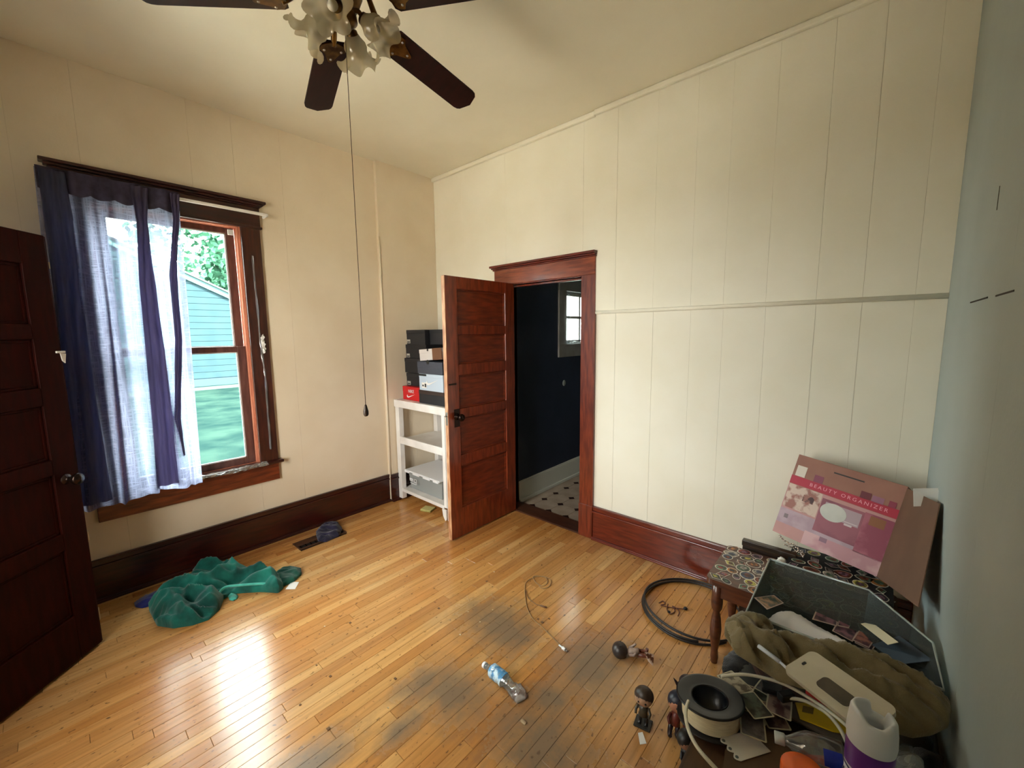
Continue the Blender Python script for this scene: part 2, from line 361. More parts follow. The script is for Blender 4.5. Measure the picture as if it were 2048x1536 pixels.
MB().box((-.15, WY0-.01, WZ0), (0, WY0+.006, WZ1)).box((-.15, WY1-.006, WZ0), (0, WY1+.01, WZ1)).box((-.15, WY0, WZ1-.006), (0, WY1, WZ1+.01)).box((-.2, WY0-.02, WZ0-.03), (-.02, WY1+.02, WZ0+.004)).build('jamb_liner', SALMON, W1)
for k, xx in enumerate((-.012, -.036, -.06)):
    MB().box((xx-.006, WY1-.020, WZ0), (xx+.006, WY1-.006, WZ1-.01), .002).box((xx-.006, WY0+.006, WZ0), (xx+.006, WY0+.02, WZ1-.01), .002).box((xx-.006, WY0+.006, WZ1-.022), (xx+.006, WY1-.006, WZ1-.008), .002).build('parting_bead', SALMON, W1)
def sash(name, x, z0, z1, top, bot, sd=.055):
    y0, y1 = WY0+.02, WY1-.02; f = MB()
    f.box((x-.018, y0, z0), (x+.018, y0+sd, z1), .003).box((x-.018, y1-sd, z0), (x+.018, y1, z1), .003)
    f.box((x-.018, y0+sd, z0), (x+.018, y1-sd, z0+bot), .003).box((x-.018, y0+sd, z1-top), (x+.018, y1-sd, z1), .003)
    o = f.build(name, SASH, W1)
    MB().box((x-.002, y0+sd, z0+bot), (x+.002, y1-sd, z1-top)).build('pane', GLASS, o)
    b = MB(); q = .007
    for a, c in (((y0+sd, z0+bot), (y0+sd+q, z1-top)), ((y1-sd-q, z0+bot), (y1-sd, z1-top)), ((y0+sd, z0+bot), (y1-sd, z0+bot+q)), ((y0+sd, z1-top-q), (y1-sd, z1-top))):
        b.box((x+.004, a[0], a[1]), (x+.012, c[0], c[1]))
    b.build('glazing_bead', WHITE, o)
    return o
sash('upper_sash', -.085, 1.505, 2.40, .05, .038)
sash('lower_sash', -.045, .66, 1.545, .042, .05)
MB().box((-.03, -1.80, 2.335), (-.015, -1.765, 2.372), .002).build('sash_clip', WHITE, W1)
# remnants of plastic film stapled around the window
def ribbon(pts, wd, m, name, parent, amp=.006):
    mb = MB(); t = bmesh.new(); prev = None; n = 26
    for i in range(n+1):
        u = i/n*(len(pts)-1); k = min(int(u), len(pts)-2); p = V(pts[k]).lerp(V(pts[k+1]), u-k)
        row = []
        for j in range(5):
            s_ = (j/4-.5)
            q = p + V(wd)*s_*(1+.5*N.noise(V((i*.7, 3, 0)))) + V((abs(N.noise(V((i*.9, j*1.3, 7))))*amp*3+.003, N.noise(V((i*.8, j, 2)))*amp, N.noise(V((i*.8, j*1.1, 5)))*amp))
            row.append(t.verts.new(q))
        if prev:
            for j in range(4): t.faces.new((prev[j], prev[j+1], row[j+1], row[j]))
        prev = row
    mb.merge(t); return mb.build(name, m, parent)
ribbon([(.058, -2.3, .66), (.06, -1.95, .652), (.058, -1.70, .655)], (.0, .0, .035), FILM, 'plastic_film', W1, .012)
ribbon([(.024, -1.672, 2.2), (.024, -1.668, 1.6), (.024, -1.655, 1.3), (.024, -1.66, .75)], (0, .012, 0), FILM, 'plastic_film', W1, .005)
ribbon([(.026, -1.655, 1.62), (.03, -1.648, 1.50)], (0, .02, .03), WHITE, 'torn_tape', W1, .01)

# ------------------------------------------------------------------ CURTAIN
def gauze():
    m = bpy.data.materials.new('lavender_gauze'); m.use_nodes = True; t = m.node_tree; t.nodes.clear(); L = t.links.new
    o = t.nodes.new('ShaderNodeOutputMaterial'); tr = t.nodes.new('ShaderNodeBsdfTransparent'); tl = t.nodes.new('ShaderNodeBsdfTranslucent'); df = t.nodes.new('ShaderNodeBsdfDiffuse')
    tl.inputs[0].default_value = lin((176, 178, 208)); df.inputs[0].default_value = lin((84, 84, 116))
    tcn = t.nodes.new('ShaderNodeTexCoord')
    def weave(sc):
        mp = t.nodes.new('ShaderNodeMapping'); mp.inputs['Scale'].default_value = sc; L(tcn.outputs['Object'], mp.inputs[0])
        n = t.nodes.new('ShaderNodeTexNoise'); n.inputs['Scale'].default_value = 1; n.inputs['Detail'].default_value = 2; L(mp.outputs[0], n.inputs['Vector'])
        r = t.nodes.new('ShaderNodeMapRange'); r.inputs[1].default_value = .42; r.inputs[2].default_value = .66; L(n.outputs[0], r.inputs[0]); return r
    a, b = weave((14, 16, 130)), weave((150, 150, 9))
    mxx = t.nodes.new('ShaderNodeMath'); mxx.operation = 'MAXIMUM'; L(a.outputs[0], mxx.inputs[0]); L(b.outputs[0], mxx.inputs[1])
    r = t.nodes.new('ShaderNodeMapRange'); r.inputs[3].default_value = .54; r.inputs[4].default_value = .95; L(mxx.outputs[0], r.inputs[0])
    m1 = t.nodes.new('ShaderNodeMixShader'); m1.inputs[0].default_value = .45; L(tl.outputs[0], m1.inputs[1]); L(df.outputs[0], m1.inputs[2])
    m2 = t.nodes.new('ShaderNodeMixShader'); L(r.outputs[0], m2.inputs[0]); L(tr.outputs[0], m2.inputs[1]); L(m1.outputs[0], m2.inputs[2])
    L(m2.outputs[0], o.inputs[0]); return m
GAUZE = gauze()
CU = thing('curtain', (.12, -2.38, .63), 'grey lavender gauze curtain drawn over the left half of the window', 'curtain')
def curtain():
    t = bmesh.new(); ny, nz = 150, 70; rows = []
    for j in range(nz+1):
        v = j/nz; z = 2.512 - v*(2.512-.64); row = []
        for i in range(ny+1):
            u = i/ny
            # the cloth is gathered unevenly; the pleats lean left as they fall
            y = -2.685 + u*.60 + .055*v*sin(u*3)*0 - .0*v
            y += -.035*v*(1-u) - .02*v
            y += .018*sin(u*23+v*1.2)*v**.5
            fold = .020*sin(u*31 + 1.1*sin(v*2.5) + 2*v) + .016*sin(u*57+1.7-2.5*v) + .012*N.noise(V((u*9, v*3, 2)))
            deep = math.exp(-((u-.66-.12*v)/.05)**2)*.035 + math.exp(-((u-.86-.02*v)/.03)**2)*.02
            x = .118 + fold*(.35+.65*min(1, v*3)) + deep*(.3+.7*v) + .02*v*(1-u)
            zz = z + (.008*sin(u*12) - .05*(1-u)*0 - .035*(1-u)**2)*(v**6)
            row.append(t.verts.new((max(x, .062), y, zz)))
        rows.append(row)
    for j in range(nz):
        for i in range(ny):
            f = t.faces.new((rows[j][i], rows[j][i+1], rows[j+1][i+1], rows[j+1][i])); f.smooth = True
    return t
MB().merge(curtain()).build('curtain_cloth', GAUZE, CU)
# thick gathered folds, three layers of cloth deep
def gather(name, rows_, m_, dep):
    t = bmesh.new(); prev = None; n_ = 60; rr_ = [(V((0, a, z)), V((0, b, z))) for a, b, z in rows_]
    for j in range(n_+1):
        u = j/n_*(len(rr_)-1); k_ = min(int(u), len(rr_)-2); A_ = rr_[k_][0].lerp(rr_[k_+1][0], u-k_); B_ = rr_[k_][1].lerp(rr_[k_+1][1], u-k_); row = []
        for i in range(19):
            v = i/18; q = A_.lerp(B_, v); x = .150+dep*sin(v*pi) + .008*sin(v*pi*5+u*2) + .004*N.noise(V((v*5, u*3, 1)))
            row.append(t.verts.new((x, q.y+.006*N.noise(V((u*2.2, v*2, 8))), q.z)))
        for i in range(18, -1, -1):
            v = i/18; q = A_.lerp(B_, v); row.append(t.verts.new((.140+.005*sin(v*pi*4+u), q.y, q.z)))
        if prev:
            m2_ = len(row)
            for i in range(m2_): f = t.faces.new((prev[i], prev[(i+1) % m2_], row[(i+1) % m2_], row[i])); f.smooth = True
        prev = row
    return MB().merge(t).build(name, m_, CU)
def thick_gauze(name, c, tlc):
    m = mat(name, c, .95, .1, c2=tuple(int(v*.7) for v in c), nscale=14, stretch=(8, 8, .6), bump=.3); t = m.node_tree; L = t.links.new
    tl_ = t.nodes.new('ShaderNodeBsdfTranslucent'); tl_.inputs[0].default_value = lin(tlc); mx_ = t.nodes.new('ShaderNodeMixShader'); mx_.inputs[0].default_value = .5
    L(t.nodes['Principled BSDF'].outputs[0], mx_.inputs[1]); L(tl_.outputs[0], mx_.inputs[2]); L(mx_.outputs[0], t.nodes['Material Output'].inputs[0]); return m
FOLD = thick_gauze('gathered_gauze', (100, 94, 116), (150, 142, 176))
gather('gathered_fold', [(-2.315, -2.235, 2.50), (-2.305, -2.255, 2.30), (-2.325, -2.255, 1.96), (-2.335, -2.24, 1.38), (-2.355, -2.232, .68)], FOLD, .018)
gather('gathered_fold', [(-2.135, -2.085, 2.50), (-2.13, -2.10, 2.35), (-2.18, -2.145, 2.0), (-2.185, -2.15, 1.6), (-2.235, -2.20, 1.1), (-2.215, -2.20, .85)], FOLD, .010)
gather('gathered_fold', [(-2.672, -2.575, 2.50), (-2.675, -2.56, 2.1), (-2.685, -2.575, 1.5), (-2.70, -2.565, .9), (-2.71, -2.56, .66)], thick_gauze('shaded_gauze', (96, 98, 124), (140, 144, 180)), .012)  # left fold: the unlit edge of the curtain is put into its colour
# doubled header tape and side hem
hem = mat('curtain_header', (58, 52, 74), .9, c2=(44, 38, 58), nscale=30)
mb = MB(); t = bmesh.new(); pr = None
for i in range(121):
    u = i/120; y = -2.682+u*.594; x = .126+.35*(.020*sin(u*31)+.016*sin(u*57+1.7)+.012*N.noise(V((u*9, 0, 2))))
    c = [t.verts.new((x+.006, y, 2.518)), t.verts.new((x+.006, y, 2.405-.018*abs(sin(u*19))))]
    if pr: f = t.faces.new((pr[0], pr[1], c[1], c[0])); f.smooth = True
    pr = c
mb.merge(t); mb.build('header_band', hem, CU)
RD = thing('curtain_rod', (.12, -2.1, 2.49), 'slim white curtain rod running the width of the dark window head', 'curtain rod')
MB().box((.103, -2.66, 2.475), (.116, -1.575, 2.495), .004).build('rod', WHITE, RD)
MB().box((.02, -1.585, 2.476), (.116, -1.573, 2.494), .003).build('end_bracket', WHITE, RD)
MB().box((.02, -2.665, 2.476), (.116, -2.653, 2.494), .003).build('end_bracket', WHITE, RD)

# ------------------------------------------------------------------ DOOR 1 (open, back wall)
D1 = thing('door_1', (1.4, 0, 0), kind='structure')
MB().box((1.785, -.022, 0), (1.906, 0, 2.05), .004).box((1.783, -.028, 0), (1.908, 0, .268), .004).build('side_casing', TRIMV, D1)
MB().box((.885, -.022, 0), (1.006, 0, 2.05), .004).build('side_casing', TRIMV, D1)
MB().box((.885, -.026, 2.04), (1.906, 0, 2.17), .004).build('head_casing', wood('head_casing_wood', (146, 74, 44), (106, 44, 24), rough=.28, axis=(.7, 6, 6)), D1)
mb = MB()
for z0, z1, d in ((2.165, 2.178, .034), (2.178, 2.19, .044), (2.19, 2.208, .056)): mb.box((.885-d+.02, -d, z0), (1.906+d*.15, 0, z1), .004)
mb.build('cornice', TRIMH, D1)
MB().box((1.785, -.01, 0), (1.80, .14, 2.035)).box((.991, -.01, 0), (1.006, .14, 2.035)).box((.991, -.01, 2.035), (1.80, .14, 2.05)).box((1.773, .045, 0), (1.785, .085, 2.03), .002).box((1.006, .045, 2.02), (1.785, .085, 2.035), .002).build('jamb', TRIMV, D1)
MB().box((1.0, -.02, -.02), (1.79, .15, .012), .004).build('threshold', wood('threshold_wood', (82, 46, 28), (58, 30, 18), coat=.1, axis=(.7, 6, 6)), D1)
def leaf(name, A, ang, wd, ht, th, mats, parent, flip=1):
    """five-panel leaf; A = hinge foot, ang = direction of the leaf from the hinge, thickness to the left of it"""
    M = Matrix.Translation(A) @ Matrix.Rotation(ang, 4, 'Z')
    st = .115; f = MB(); rails = [0, .23, .575, .66, .955, 1.03, 1.29, 1.375, 1.60, 1.67, 1.94, ht]
    f.box((0, 0, 0), (st, th, ht), .003, M).box((wd-st, 0, 0), (wd-.002, th, ht), .003, M)
    for k in range(0, len(rails), 2): f.box((st, 0, rails[k]), (wd-st, th, rails[k+1]), .003, M)
    o = f.build(name, mats[0], parent)
    for k in range(1, len(rails)-1, 2):
        z0, z1 = rails[k], rails[k+1]
        p = MB().box((st-.01, th*.36, z0-.01), (wd-st+.01, th*.64, z1+.01), 0, M)
        for s0, s1 in ((.0, .36), (.64, 1.0)):
            y0, y1 = (th*.26, th*.37) if s0 == 0 else (th*.63, th*.74)
            p.box((st, y0, z0), (st+.014, y1, z1), .004, M).box((wd-st-.014, y0, z0), (wd-st, y1, z1), .004, M).box((st, y0, z0), (wd-st, y1, z0+.014), .004, M).box((st, y0, z1-.014), (wd-st, y1, z1), .004, M)
        p.build('door_panel', mats[1], o)
    MB().box((wd-.003, .001, .004), (wd+.0015, th-.001, ht-.004), 0, M).build('worn_edge', mats[2], o)
    return o, M
lf, M1 = leaf('door_leaf', (1.068, -.012, .012), -pi/2 - 0.0, .762, 2.03, .037, (DOORW, DOORP, DOORE), D1)
# the leaf reaches from y=-.012 to y=-.774 along -y with its visible face at x = 1.105
kb = MB()
kb.merge(*[(lambda t: t)(bmesh.new())]) if False else None
for sx in (1, -1):
    x = 1.105 if sx > 0 else 1.068
    kb.lathe([(.0, 0), (.026, .001), (.026, .004), (.012, .008), (.010, .03), (.022, .038), (.029, .052), (.026, .064), (.012, .071), (.0005, .072)], 20, Matrix.Translation((x, -.690, .985)) @ Matrix.Rotation(sx*pi/2, 4, 'Y'), cap=False)
kb.build('door_knob', DARKM, lf)
MB().box((1.1045, -.718, .905), (1.1065, -.664, 1.045), .002).build('lock_plate', mat('lock_plate_dark', (40, 22, 14), .4, metal=.5), lf)
MB().box((1.075, -.7765, .93), (1.098, -.7735, 1.03), .001).cyl((1.087, -.774, 1.0), (1.087, -.790, 1.0), .007).build('latch_plate', STEEL, lf)
MB().box((1.105, -.764, 1.234), (1.109, -.69, 1.246), .001).build('bolt_bar', DARKM, lf)
for z in (.2, 1.82): MB().cyl((1.061, -.014, z), (1.061, -.014, z+.09), .007).build('hinge', DARKM, lf)

# ------------------------------------------------------------------ DOOR 2 (dark leaf at the left edge)
D2 = thing('door_2', (1.06, -3.24, 0), kind='structure')
lf2, M2 = leaf('door_leaf', (1.062, -3.238, .012), R_(135), .78, 2.085, .037, (DOORD, DOORD, DOORD), D2)
def onleaf(u, z, d=0): return M2 @ V((u, -d, z))
e2 = V((cos(R_(135)), sin(R_(135)), 0)); n2 = V((cos(R_(45)), sin(R_(45)), 0))
def small(name, u, z, sz, m, out=.004):
    c = V((1.062, -3.238, 0)) + e2*u
    MM = Matrix.Translation(c+V((0, 0, z))) @ Matrix.Rotation(R_(135), 4, 'Z')
    MB().box((-sz[0]/2, -out, -sz[1]/2), (sz[0]/2, .001, sz[1]/2), .001, MM).build(name, m, lf2)
MB().lathe([(.0, 0), (.026, .001), (.026, .004), (.012, .008), (.010, .03), (.022, .038), (.029, .052), (.026, .064), (.0005, .072)], 20, Matrix.Translation(V((1.062, -3.238, .93)) + e2*.715) @ Matrix.Rotation(R_(135), 4, 'Z') @ Matrix.Rotation(pi/2, 4, 'X'), cap=False).build('door_knob', DARKM, lf2)
TAN = mat('painted_strike', (168, 150, 118), .5)
for z, h in ((1.962, .032), (.60, .05), (.165, .07)):
    MM = Matrix.Translation(V((1.062, -3.238, z)) + e2*.78) @ Matrix.Rotation(R_(135), 4, 'Z')
    MB().box((-.002, .004, -h/2), (.012, .028, h/2), .002, MM).build('edge_catch', TAN, lf2)
MM = Matrix.Translation(V((1.062, -3.238, 1.545)) + e2*.772) @ Matrix.Rotation(R_(135), 4, 'Z')
MB().box((-.02, -.008, .0), (.022, .0, .010), .002, MM).prism([(0, 0), (.026, -.004), (.018, -.05), (.006, -.038)], .004, MM @ Matrix.Rotation(pi/2, 4, 'X')).build('hook_latch', WHITE, lf2)

# ------------------------------------------------------------------ HALL beyond door 1
NAVY = mat('navy_hall_paint', (38, 46, 66), .5, .4, c2=(32, 40, 58), nscale=3, bump=.1)
HW0, HW1, HZ0, HZ1 = .92, 1.62, 1.50, 2.05
hl = wall_with_hole('wall_hall_left', 0, 1.0, -.12, (.14, 3.3), [(HW0, HW1, HZ0, HZ1)], NAVY, 2.5)
tag(MB().box((1.0, 3.2, 0), (3.4, 3.3, 2.5)).build('wall_hall_far', mat('hall_far_paint', (96, 104, 112), .6)), kind='structure')
tag(MB().box((3.3, .14, 0), (3.4, 3.3, 2.5)).build('wall_hall_right', mat('hall_right_paint', (170, 170, 160), .6)), kind='structure')
tag(MB().box((.88, .14, 2.5), (3.4, 3.3, 2.56)).build('ceiling', WHITE), kind='structure')
tag(MB().box((1.0, .14, 0), (1.016, 3.2, .195), .003).box((1.0, .14, .195), (1.012, 3.2, .21), .003).box((1.0, .14, 0), (1.03, 3.2, .03), .004).build('baseboard_hall', mat('hall_base_white', (205, 205, 195), .5)), kind='structure')
w3 = thing('window_3', (1.0, 1.2, HZ0), kind='structure')
GT = mat('hall_window_casing', (140, 136, 132), .5, c2=(125, 120, 116), nscale=8)
MB().box((1.0, HW0-.135, HZ0-.135), (1.02, HW1+.13, HZ0), .003).build('apron', GT, w3)
MB().box((1.0, HW0-.135, HZ0), (1.02, HW0, HZ1+.001), .003).build('side_casing', GT, w3)
MB().box((1.0, HW1, HZ0), (1.02, HW1+.13, HZ1), .003).build('side_casing', GT, w3)
MB().box((1.0, HW0-.135, HZ1), (1.02, HW1+.13, 2.28), .003).build('head_casing', mat('hall_head_casing', (112, 114, 112), .5), w3)
MB().box((.93, HW0, HZ0), (.96, HW0+.04, HZ1), .003).box((.93, HW1-.04, HZ0), (.96, HW1, HZ1), .003).box((.93, HW0, HZ0), (.96, HW1, HZ0+.04), .003).box((.93, HW0, HZ1-.04), (.96, HW1, HZ1), .003).box((.93, HW0, 1.77), (.96, HW1, 1.80), .003).box((.93, 1.25, HZ0), (.96, 1.28, HZ1), .003).build('sash', WHITE, w3)
MB().box((.942, HW0, HZ0), (.946, HW1, HZ1)).build('pane', GLASS, w3)
ribbon([(1.025, HW0+.02, 2.02), (1.03, HW0+.02, 1.52), (1.03, HW0+.3, 1.51)], (0, .05, .02), FILM, 'plastic_film', w3, .01)
portal((.9, 1.27, 1.78), (0, -pi/2, 0), .55, .7)
tag(MB().ball((1.0, .904, 1.085), .028, (.25, 1, 1.15)).build('wall_patch', mat('spackle', (150, 158, 156), .6)), kind='structure')
# tile floor
hf = tag(MB().box((1.0, .14, -.06), (3.3, 3.2, -.004)).build('floor', mat('tile_grout', (130, 118, 104), .8)), kind='structure')
TILE = mat('cream_vinyl_tile', (164, 148, 130), .45, .3, c2=(144, 128, 112), nscale=7)
INS = mat('brown_tile_inset', (44, 26, 22), .6, .1)
q = .19; c_ = .036
oc = [(-q/2+c_, -q/2), (q/2-c_, -q/2), (q/2, -q/2+c_), (q/2, q/2-c_), (q/2-c_, q/2), (-q/2+c_, q/2), (-q/2, q/2-c_), (-q/2, -q/2+c_)]
om = MB().prism([(a*.985, b*.985) for a, b in oc], .005).mesh('tile', TILE); im = MB().prism([(c_*.93, 0), (0, c_*.93), (-c_*.93, 0), (0, -c_*.93)], .005).mesh('tile_inset', INS)
for i in range(9):
    for j in range(9):
        x, y = 1.145+q*(i), .175+q*j
        for me, nm, dx, dy in ((om, 'tile', q/2, q/2), (im, 'tile_inset', 0, 0)):
            o = bpy.data.objects.new(nm, me); COL.objects.link(o); o.parent = hf; o.location = (x+dx, y+dy, -.004)
mb = MB(); 
for j in range(9): mb.prism([(a*.985, b*.985) for a, b in oc], .005, Matrix.Translation((1.145-q/2, .175+q*j+q/2, -.004)))
mb.build('tile_row', TILE, hf)
mb = MB().box((2.9, .15, -.004), (3.3, 3.2, .001)).box((1.0, 1.93, -.004), (2.9, 3.2, .001)); mb.build('tile_field', TILE, hf)

# ------------------------------------------------------------------ OUTSIDE
GZ = -.6
grass = mat('lawn', (17, 31, 30), 1, 0, c2=(31, 45, 40), nscale=1.2, ndetail=8)
gr = tag(MB().box((-70, -50, GZ-.2), (-.2, 60, GZ)).box((-.2, -50, GZ-.2), (40, -3.9, GZ)).box((-.2, 3.5, GZ-.2), (40, 60, GZ)).build('ground', grass), kind='structure')
tag(MB().box((-18.9, -12, GZ), (-17.6, 20, GZ+.01)).build('path', mat('garden_path', (56, 66, 62), .9, 0)), kind='structure')
tag(MB().box((-.15, FR-1.3, GZ), (L_+.2, 3.5, -.07)).build('foundation', mat('foundation_block', (120, 116, 108), .9)), kind='structure')
CONC = mat('bounce_concrete', (206, 200, 188), .9, c2=(192, 186, 172), nscale=3)
tag(MB().box((-3.6, -50, GZ-.05), (-.25, 30, GZ+.012)).box((-.25, -30, GZ-.05), (40, -4.9, GZ+.012)).build('bounce_paving', CONC), kind='structure')  # unseen pale paving, added to bounce daylight up into the room
HX = -19.4
HS = thing('neighbour_house', (HX, 0, GZ), 'pale blue-green clapboard house seen across the lawn through the window', 'house')
SID = mat('blue_green_siding', (37, 53, 58), .8, .1, c2=(33, 49, 54), nscale=2)
PK, EV = (-2.0, 6.0), 5.2
def roofz(y): return 6.0 - .488*abs(y-(-2.0))
mb = MB().prism([(-9.2, GZ), (EV, GZ), (EV, roofz(EV)), (-2, 6.0), (-9.2, roofz(-9.2))], 7, Matrix(((0, 0, -1, HX), (1, 0, 0, 0), (0, 1, 0, 0), (0, 0, 0, 1))))
mb.build('house_body', SID, HS)
z = GZ+.35
while z < 5.9:
    yr = min(EV, -2+(6.0-z-.14)/.488); yl = max(-9.2, -2-(6.0-z-.14)/.488)
    if yr-yl > .3: MB().box((HX, yl, z), (HX+.05, yr, z+.27), .012).build('siding_board', SID, HS)
    z += .28
WB = mat('rake_board', (70, 94, 94), .8, .1)
for s_ in (1, -1):
    ln = 8.3; a = math.atan(.488)
    MM = Matrix.Translation((HX, -2, 6.1)) @ Matrix.Rotation(-s_*a if s_ > 0 else a, 4, 'X')
    MB().box((.02, 0, -.22), (.16, s_*ln, 0), .01, MM).build('rake_board', WB, HS)
    MB().box((-7.2, 0, 0), (.25, s_*(ln+.2), .08), .01, MM).build('roof_slope', mat('grey_shingles', (50, 56, 58), .9), HS)
MB().box((HX, -9.2, GZ), (HX+.06, EV, GZ+.33)).build('house_foundation', mat('house_foundation', (28, 46, 60), .9), HS)
def tree(x, y, h, r, seed, label, tone):
    rnd = random.Random(seed); tr = thing('leafy_tree', (x, y, GZ), label, 'tree', 'trees beyond the neighbour house')
    MB().cyl((x, y, GZ), (x+.2, y, GZ+h*.55), .28, .14, 10).build('trunk', mat('bark', (80, 74, 66), .9), tr)
    t = bmesh.new()
    cs = [(V((x+rnd.uniform(-r, r)*.6, y+rnd.uniform(-r, r)*.75, GZ+h*.62+rnd.uniform(-h*.34, h*.34))), r*rnd.uniform(.35, .6)) for _ in range(16)]
    for c, cr in cs:
        for _ in range(700):
            d = V((rnd.gauss(0, 1), rnd.gauss(0, 1), rnd.gauss(0, 1))).normalized()*cr*rnd.uniform(.65, 1.08); p = c+d
            a = V((rnd.gauss(0, 1), rnd.gauss(0, 1), rnd.gauss(0, 1))).normalized(); b = a.orthogonal().normalized(); s_ = rnd.uniform(.16, .34)
            t.faces.new([t.verts.new(p+a*s_), t.verts.new(p+b*s_*.6), t.verts.new(p-a*s_), t.verts.new(p-b*s_*.6)])
    tag(MB().merge(t).build('foliage', mat('leaves_'+str(seed), tone, .8, .1, c2=tuple(min(255, v+16) for v in tone), nscale=1.5), tr), kind='stuff')
tree(-33, 7.5, 15, 5.0, 1, 'broad pale green leafy tree behind the right slope of the neighbour roof', (62, 104, 80))
tree(-36, -6, 16, 5.5, 2, 'tall leafy tree behind the roof ridge, seen through the gauze curtain', (58, 100, 78))
tree(-31, 20.5, 13, 4.5, 3, 'leafy tree standing clear of the neighbour house on its right', (60, 100, 78))

# ------------------------------------------------------------------ WHITE SHELF UNIT
SH = thing('shelf_unit', (.42, -.33, 0), 'white open shelf unit in the corner beside the open door, boxes on top', 'shelf')
y0, y1 = -.56, -.06
MB().box((.045, y0, 0.02), (.105, y0+.05, .93), .003).build('post', WHITE, SH)
MB().box((.745, y0, .11), (.785, y0+.05, .93), .003).build('post', WHITE, SH)
MB().box((.045, y1-.05, 0), (.105, y1, .93), .003).build('post', WHITE, SH)
MB().box((.745, y1-.05, 0), (.805, y1, .93), .003).build('post', WHITE, SH)
MB().box((.795, y0, .0), (.809, y0+.46, .93), .002).build('side_board', WHITE, SH)
MB().box((.035, y0-.006, .93), (.815, y1, 1.0), .004).build('top_board', WHITE, SH)
MB().box((.105, y0, .575), (.745, y0+.02, .645), .003).box((.06, y0+.02, .59), (.79, y1-.01, .61), .002).build('shelf_board', WHITE, SH)
MB().box((.105, y0, .095), (.745, y0+.02, .125), .003).box((.06, y0+.02, .098), (.79, y1-.01, .118), .002).build('bottom_board', WHITE, SH)
MB().box((.05, y1-.008, .1), (.80, y1-.002, .93)).build('back_board', mat('shelf_back', (196, 190, 184), .6), SH)
MB().prism([(0, 0), (.055, 0), (.055, -.09), (.04, -.10), (.012, -.06)], .012, Matrix.Translation((.735, y0-.002, .10)) @ Matrix.Rotation(pi/2, 4, 'X')).build('corner_bracket', WHITE, SH)
BN = thing('storage_tote', (.38, -.33, .12), 'clear plastic storage tote with white lid on the bottom shelf', 'storage box')
MB().lathe([(.30, 0), (.33, .165)], 4, Matrix.Translation((.385, -.33, .121)) @ Matrix.Scale(.63, 4, V((0, 1, 0))) @ Matrix.Rotation(pi/4, 4, 'Z') @ Matrix.Scale(1.12, 4), smooth=False).build('tote_body', glassy('frosted_tote', (.62, .62, .62), .05, .3, .35), BN)
MB().box((.12, -.535, .30), (.655, -.125, .316), .006).build('lid', WPLAST, BN)
for a, b in ((.13, .20), (.26, .36), (.42, .52), (.57, .645)): MB().box((a, -.542, .292), (b, -.528, .312), .003).build('lid_clip', WPLAST, BN)
PRN = mat('white_print', (228, 230, 232), .5)
mb = MB()
for a, b, c, d in ((.20, .255, .235, .247), (.20, .255, .222, .230), (.265, .30, .215, .222), (.27, .30, .248, .252), (.305, .31, .2, .252), (.27, .275, .215, .25), (.21, .30, .198, .203)): mb.box((a, -.5335, c), (b, -.531, d))
mb.build('printed_mark', PRN, BN)

def text_mesh(txt, size, extr=.0004, spacing=1.0):
    cu = bpy.data.curves.new('lettering', 'FONT'); cu.body = txt; cu.size = size; cu.extrude = extr; cu.space_character = spacing; cu.resolution_u = 2
    ob = bpy.data.objects.new('tmp', cu); dg = bpy.context.evaluated_depsgraph_get()
    COL.objects.link(ob); dg.update(); me = bpy.data.meshes.new_from_object(ob.evaluated_get(dg)); bpy.data.objects.remove(ob)
    t = bmesh.new(); t.from_mesh(me); bpy.data.meshes.remove(me); return t
def write(mb, txt, size, M, spacing=1.0, bold=0):
    t = text_mesh(txt, size, spacing=spacing); mb.merge(t, M); return mb
RX = Matrix.Rotation(pi/2, 4, 'X')
SWOOSH = [(0, .30), (-.10, .16), (-.06, .04), (.06, 0), (.22, .04), (1.0, .40), (.30, .16), (.12, .12), (.03, .16), (.0, .22)]
def shoebox(name, c, size, rot, m_body, m_lid, label, group=None, lidz=.035):
    """c: centre of the bottom, size: (w,d,h)"""
    w_, d_, h_ = size; o = thing(name, c, label, 'box', group, rotz=rot); ORG[o.name] = V((0, 0, 0))
    MB().box((-w_/2+.002, -d_/2+.002, 0), (w_/2-.002, d_/2-.002, h_-.004), .002).build('box_body', m_body, o, local=True)
    MB().box((-w_/2, -d_/2, h_-lidz), (w_/2, d_/2, h_), .003).build('box_lid', m_lid, o, local=True)
    return o
SLATE = mat('slate_card', (62, 66, 78), .55); PBLUE = mat('pale_blue_card', (186, 202, 218), .5); KRAFT = mat('kraft_card', (108, 70, 44), .65); REDC = mat('red_card', (196, 22, 28), .45); OFFW = mat('off_white_card', (206, 200, 196), .55)
LABEL = mat('box_end_label', (170, 166, 156), .5)
T0 = 1.0
GB = 'shoe boxes stacked on the white shelf'
# left stack
def endlabel(o, x, y, z, w_=.05, h_=.035):
    mb = MB().box((x, y-.0015, z), (x+w_, y, z+h_)); mb.build('end_label', LABEL, o, local=True)
    MB().box((x+.006, y-.0022, z+.006), (x+w_-.006, y-.0014, z+h_*.45)).build('printed_block', BLACKC, o, local=True)
lft = [(.24, 1.13, 'black shoe box resting on the red box, lowest black box of the left stack', .30), (.222, 1.252, 'black shoe box third from the top of the left stack', .34), (.232, 1.392, 'black shoe box second from the top of the left stack with small grey end label', .33)]
o = shoebox('shoe_box', (.235, -.30, T0+.001), (.28, .40, .128), 0, REDC, REDC, 'red shoe box with white lettering at the bottom of the left stack', GB, .05)
sw = MB().prism([(a*.12-.06, b*.10) for a, b in SWOOSH], .0012, Matrix.Translation((.0, -.2005, .022)) @ RX)
write(sw, 'NIKE', .042, Matrix.Translation((-.045, -.2015, .072)) @ RX)
sw.build('white_lettering', PRN, o, local=True)
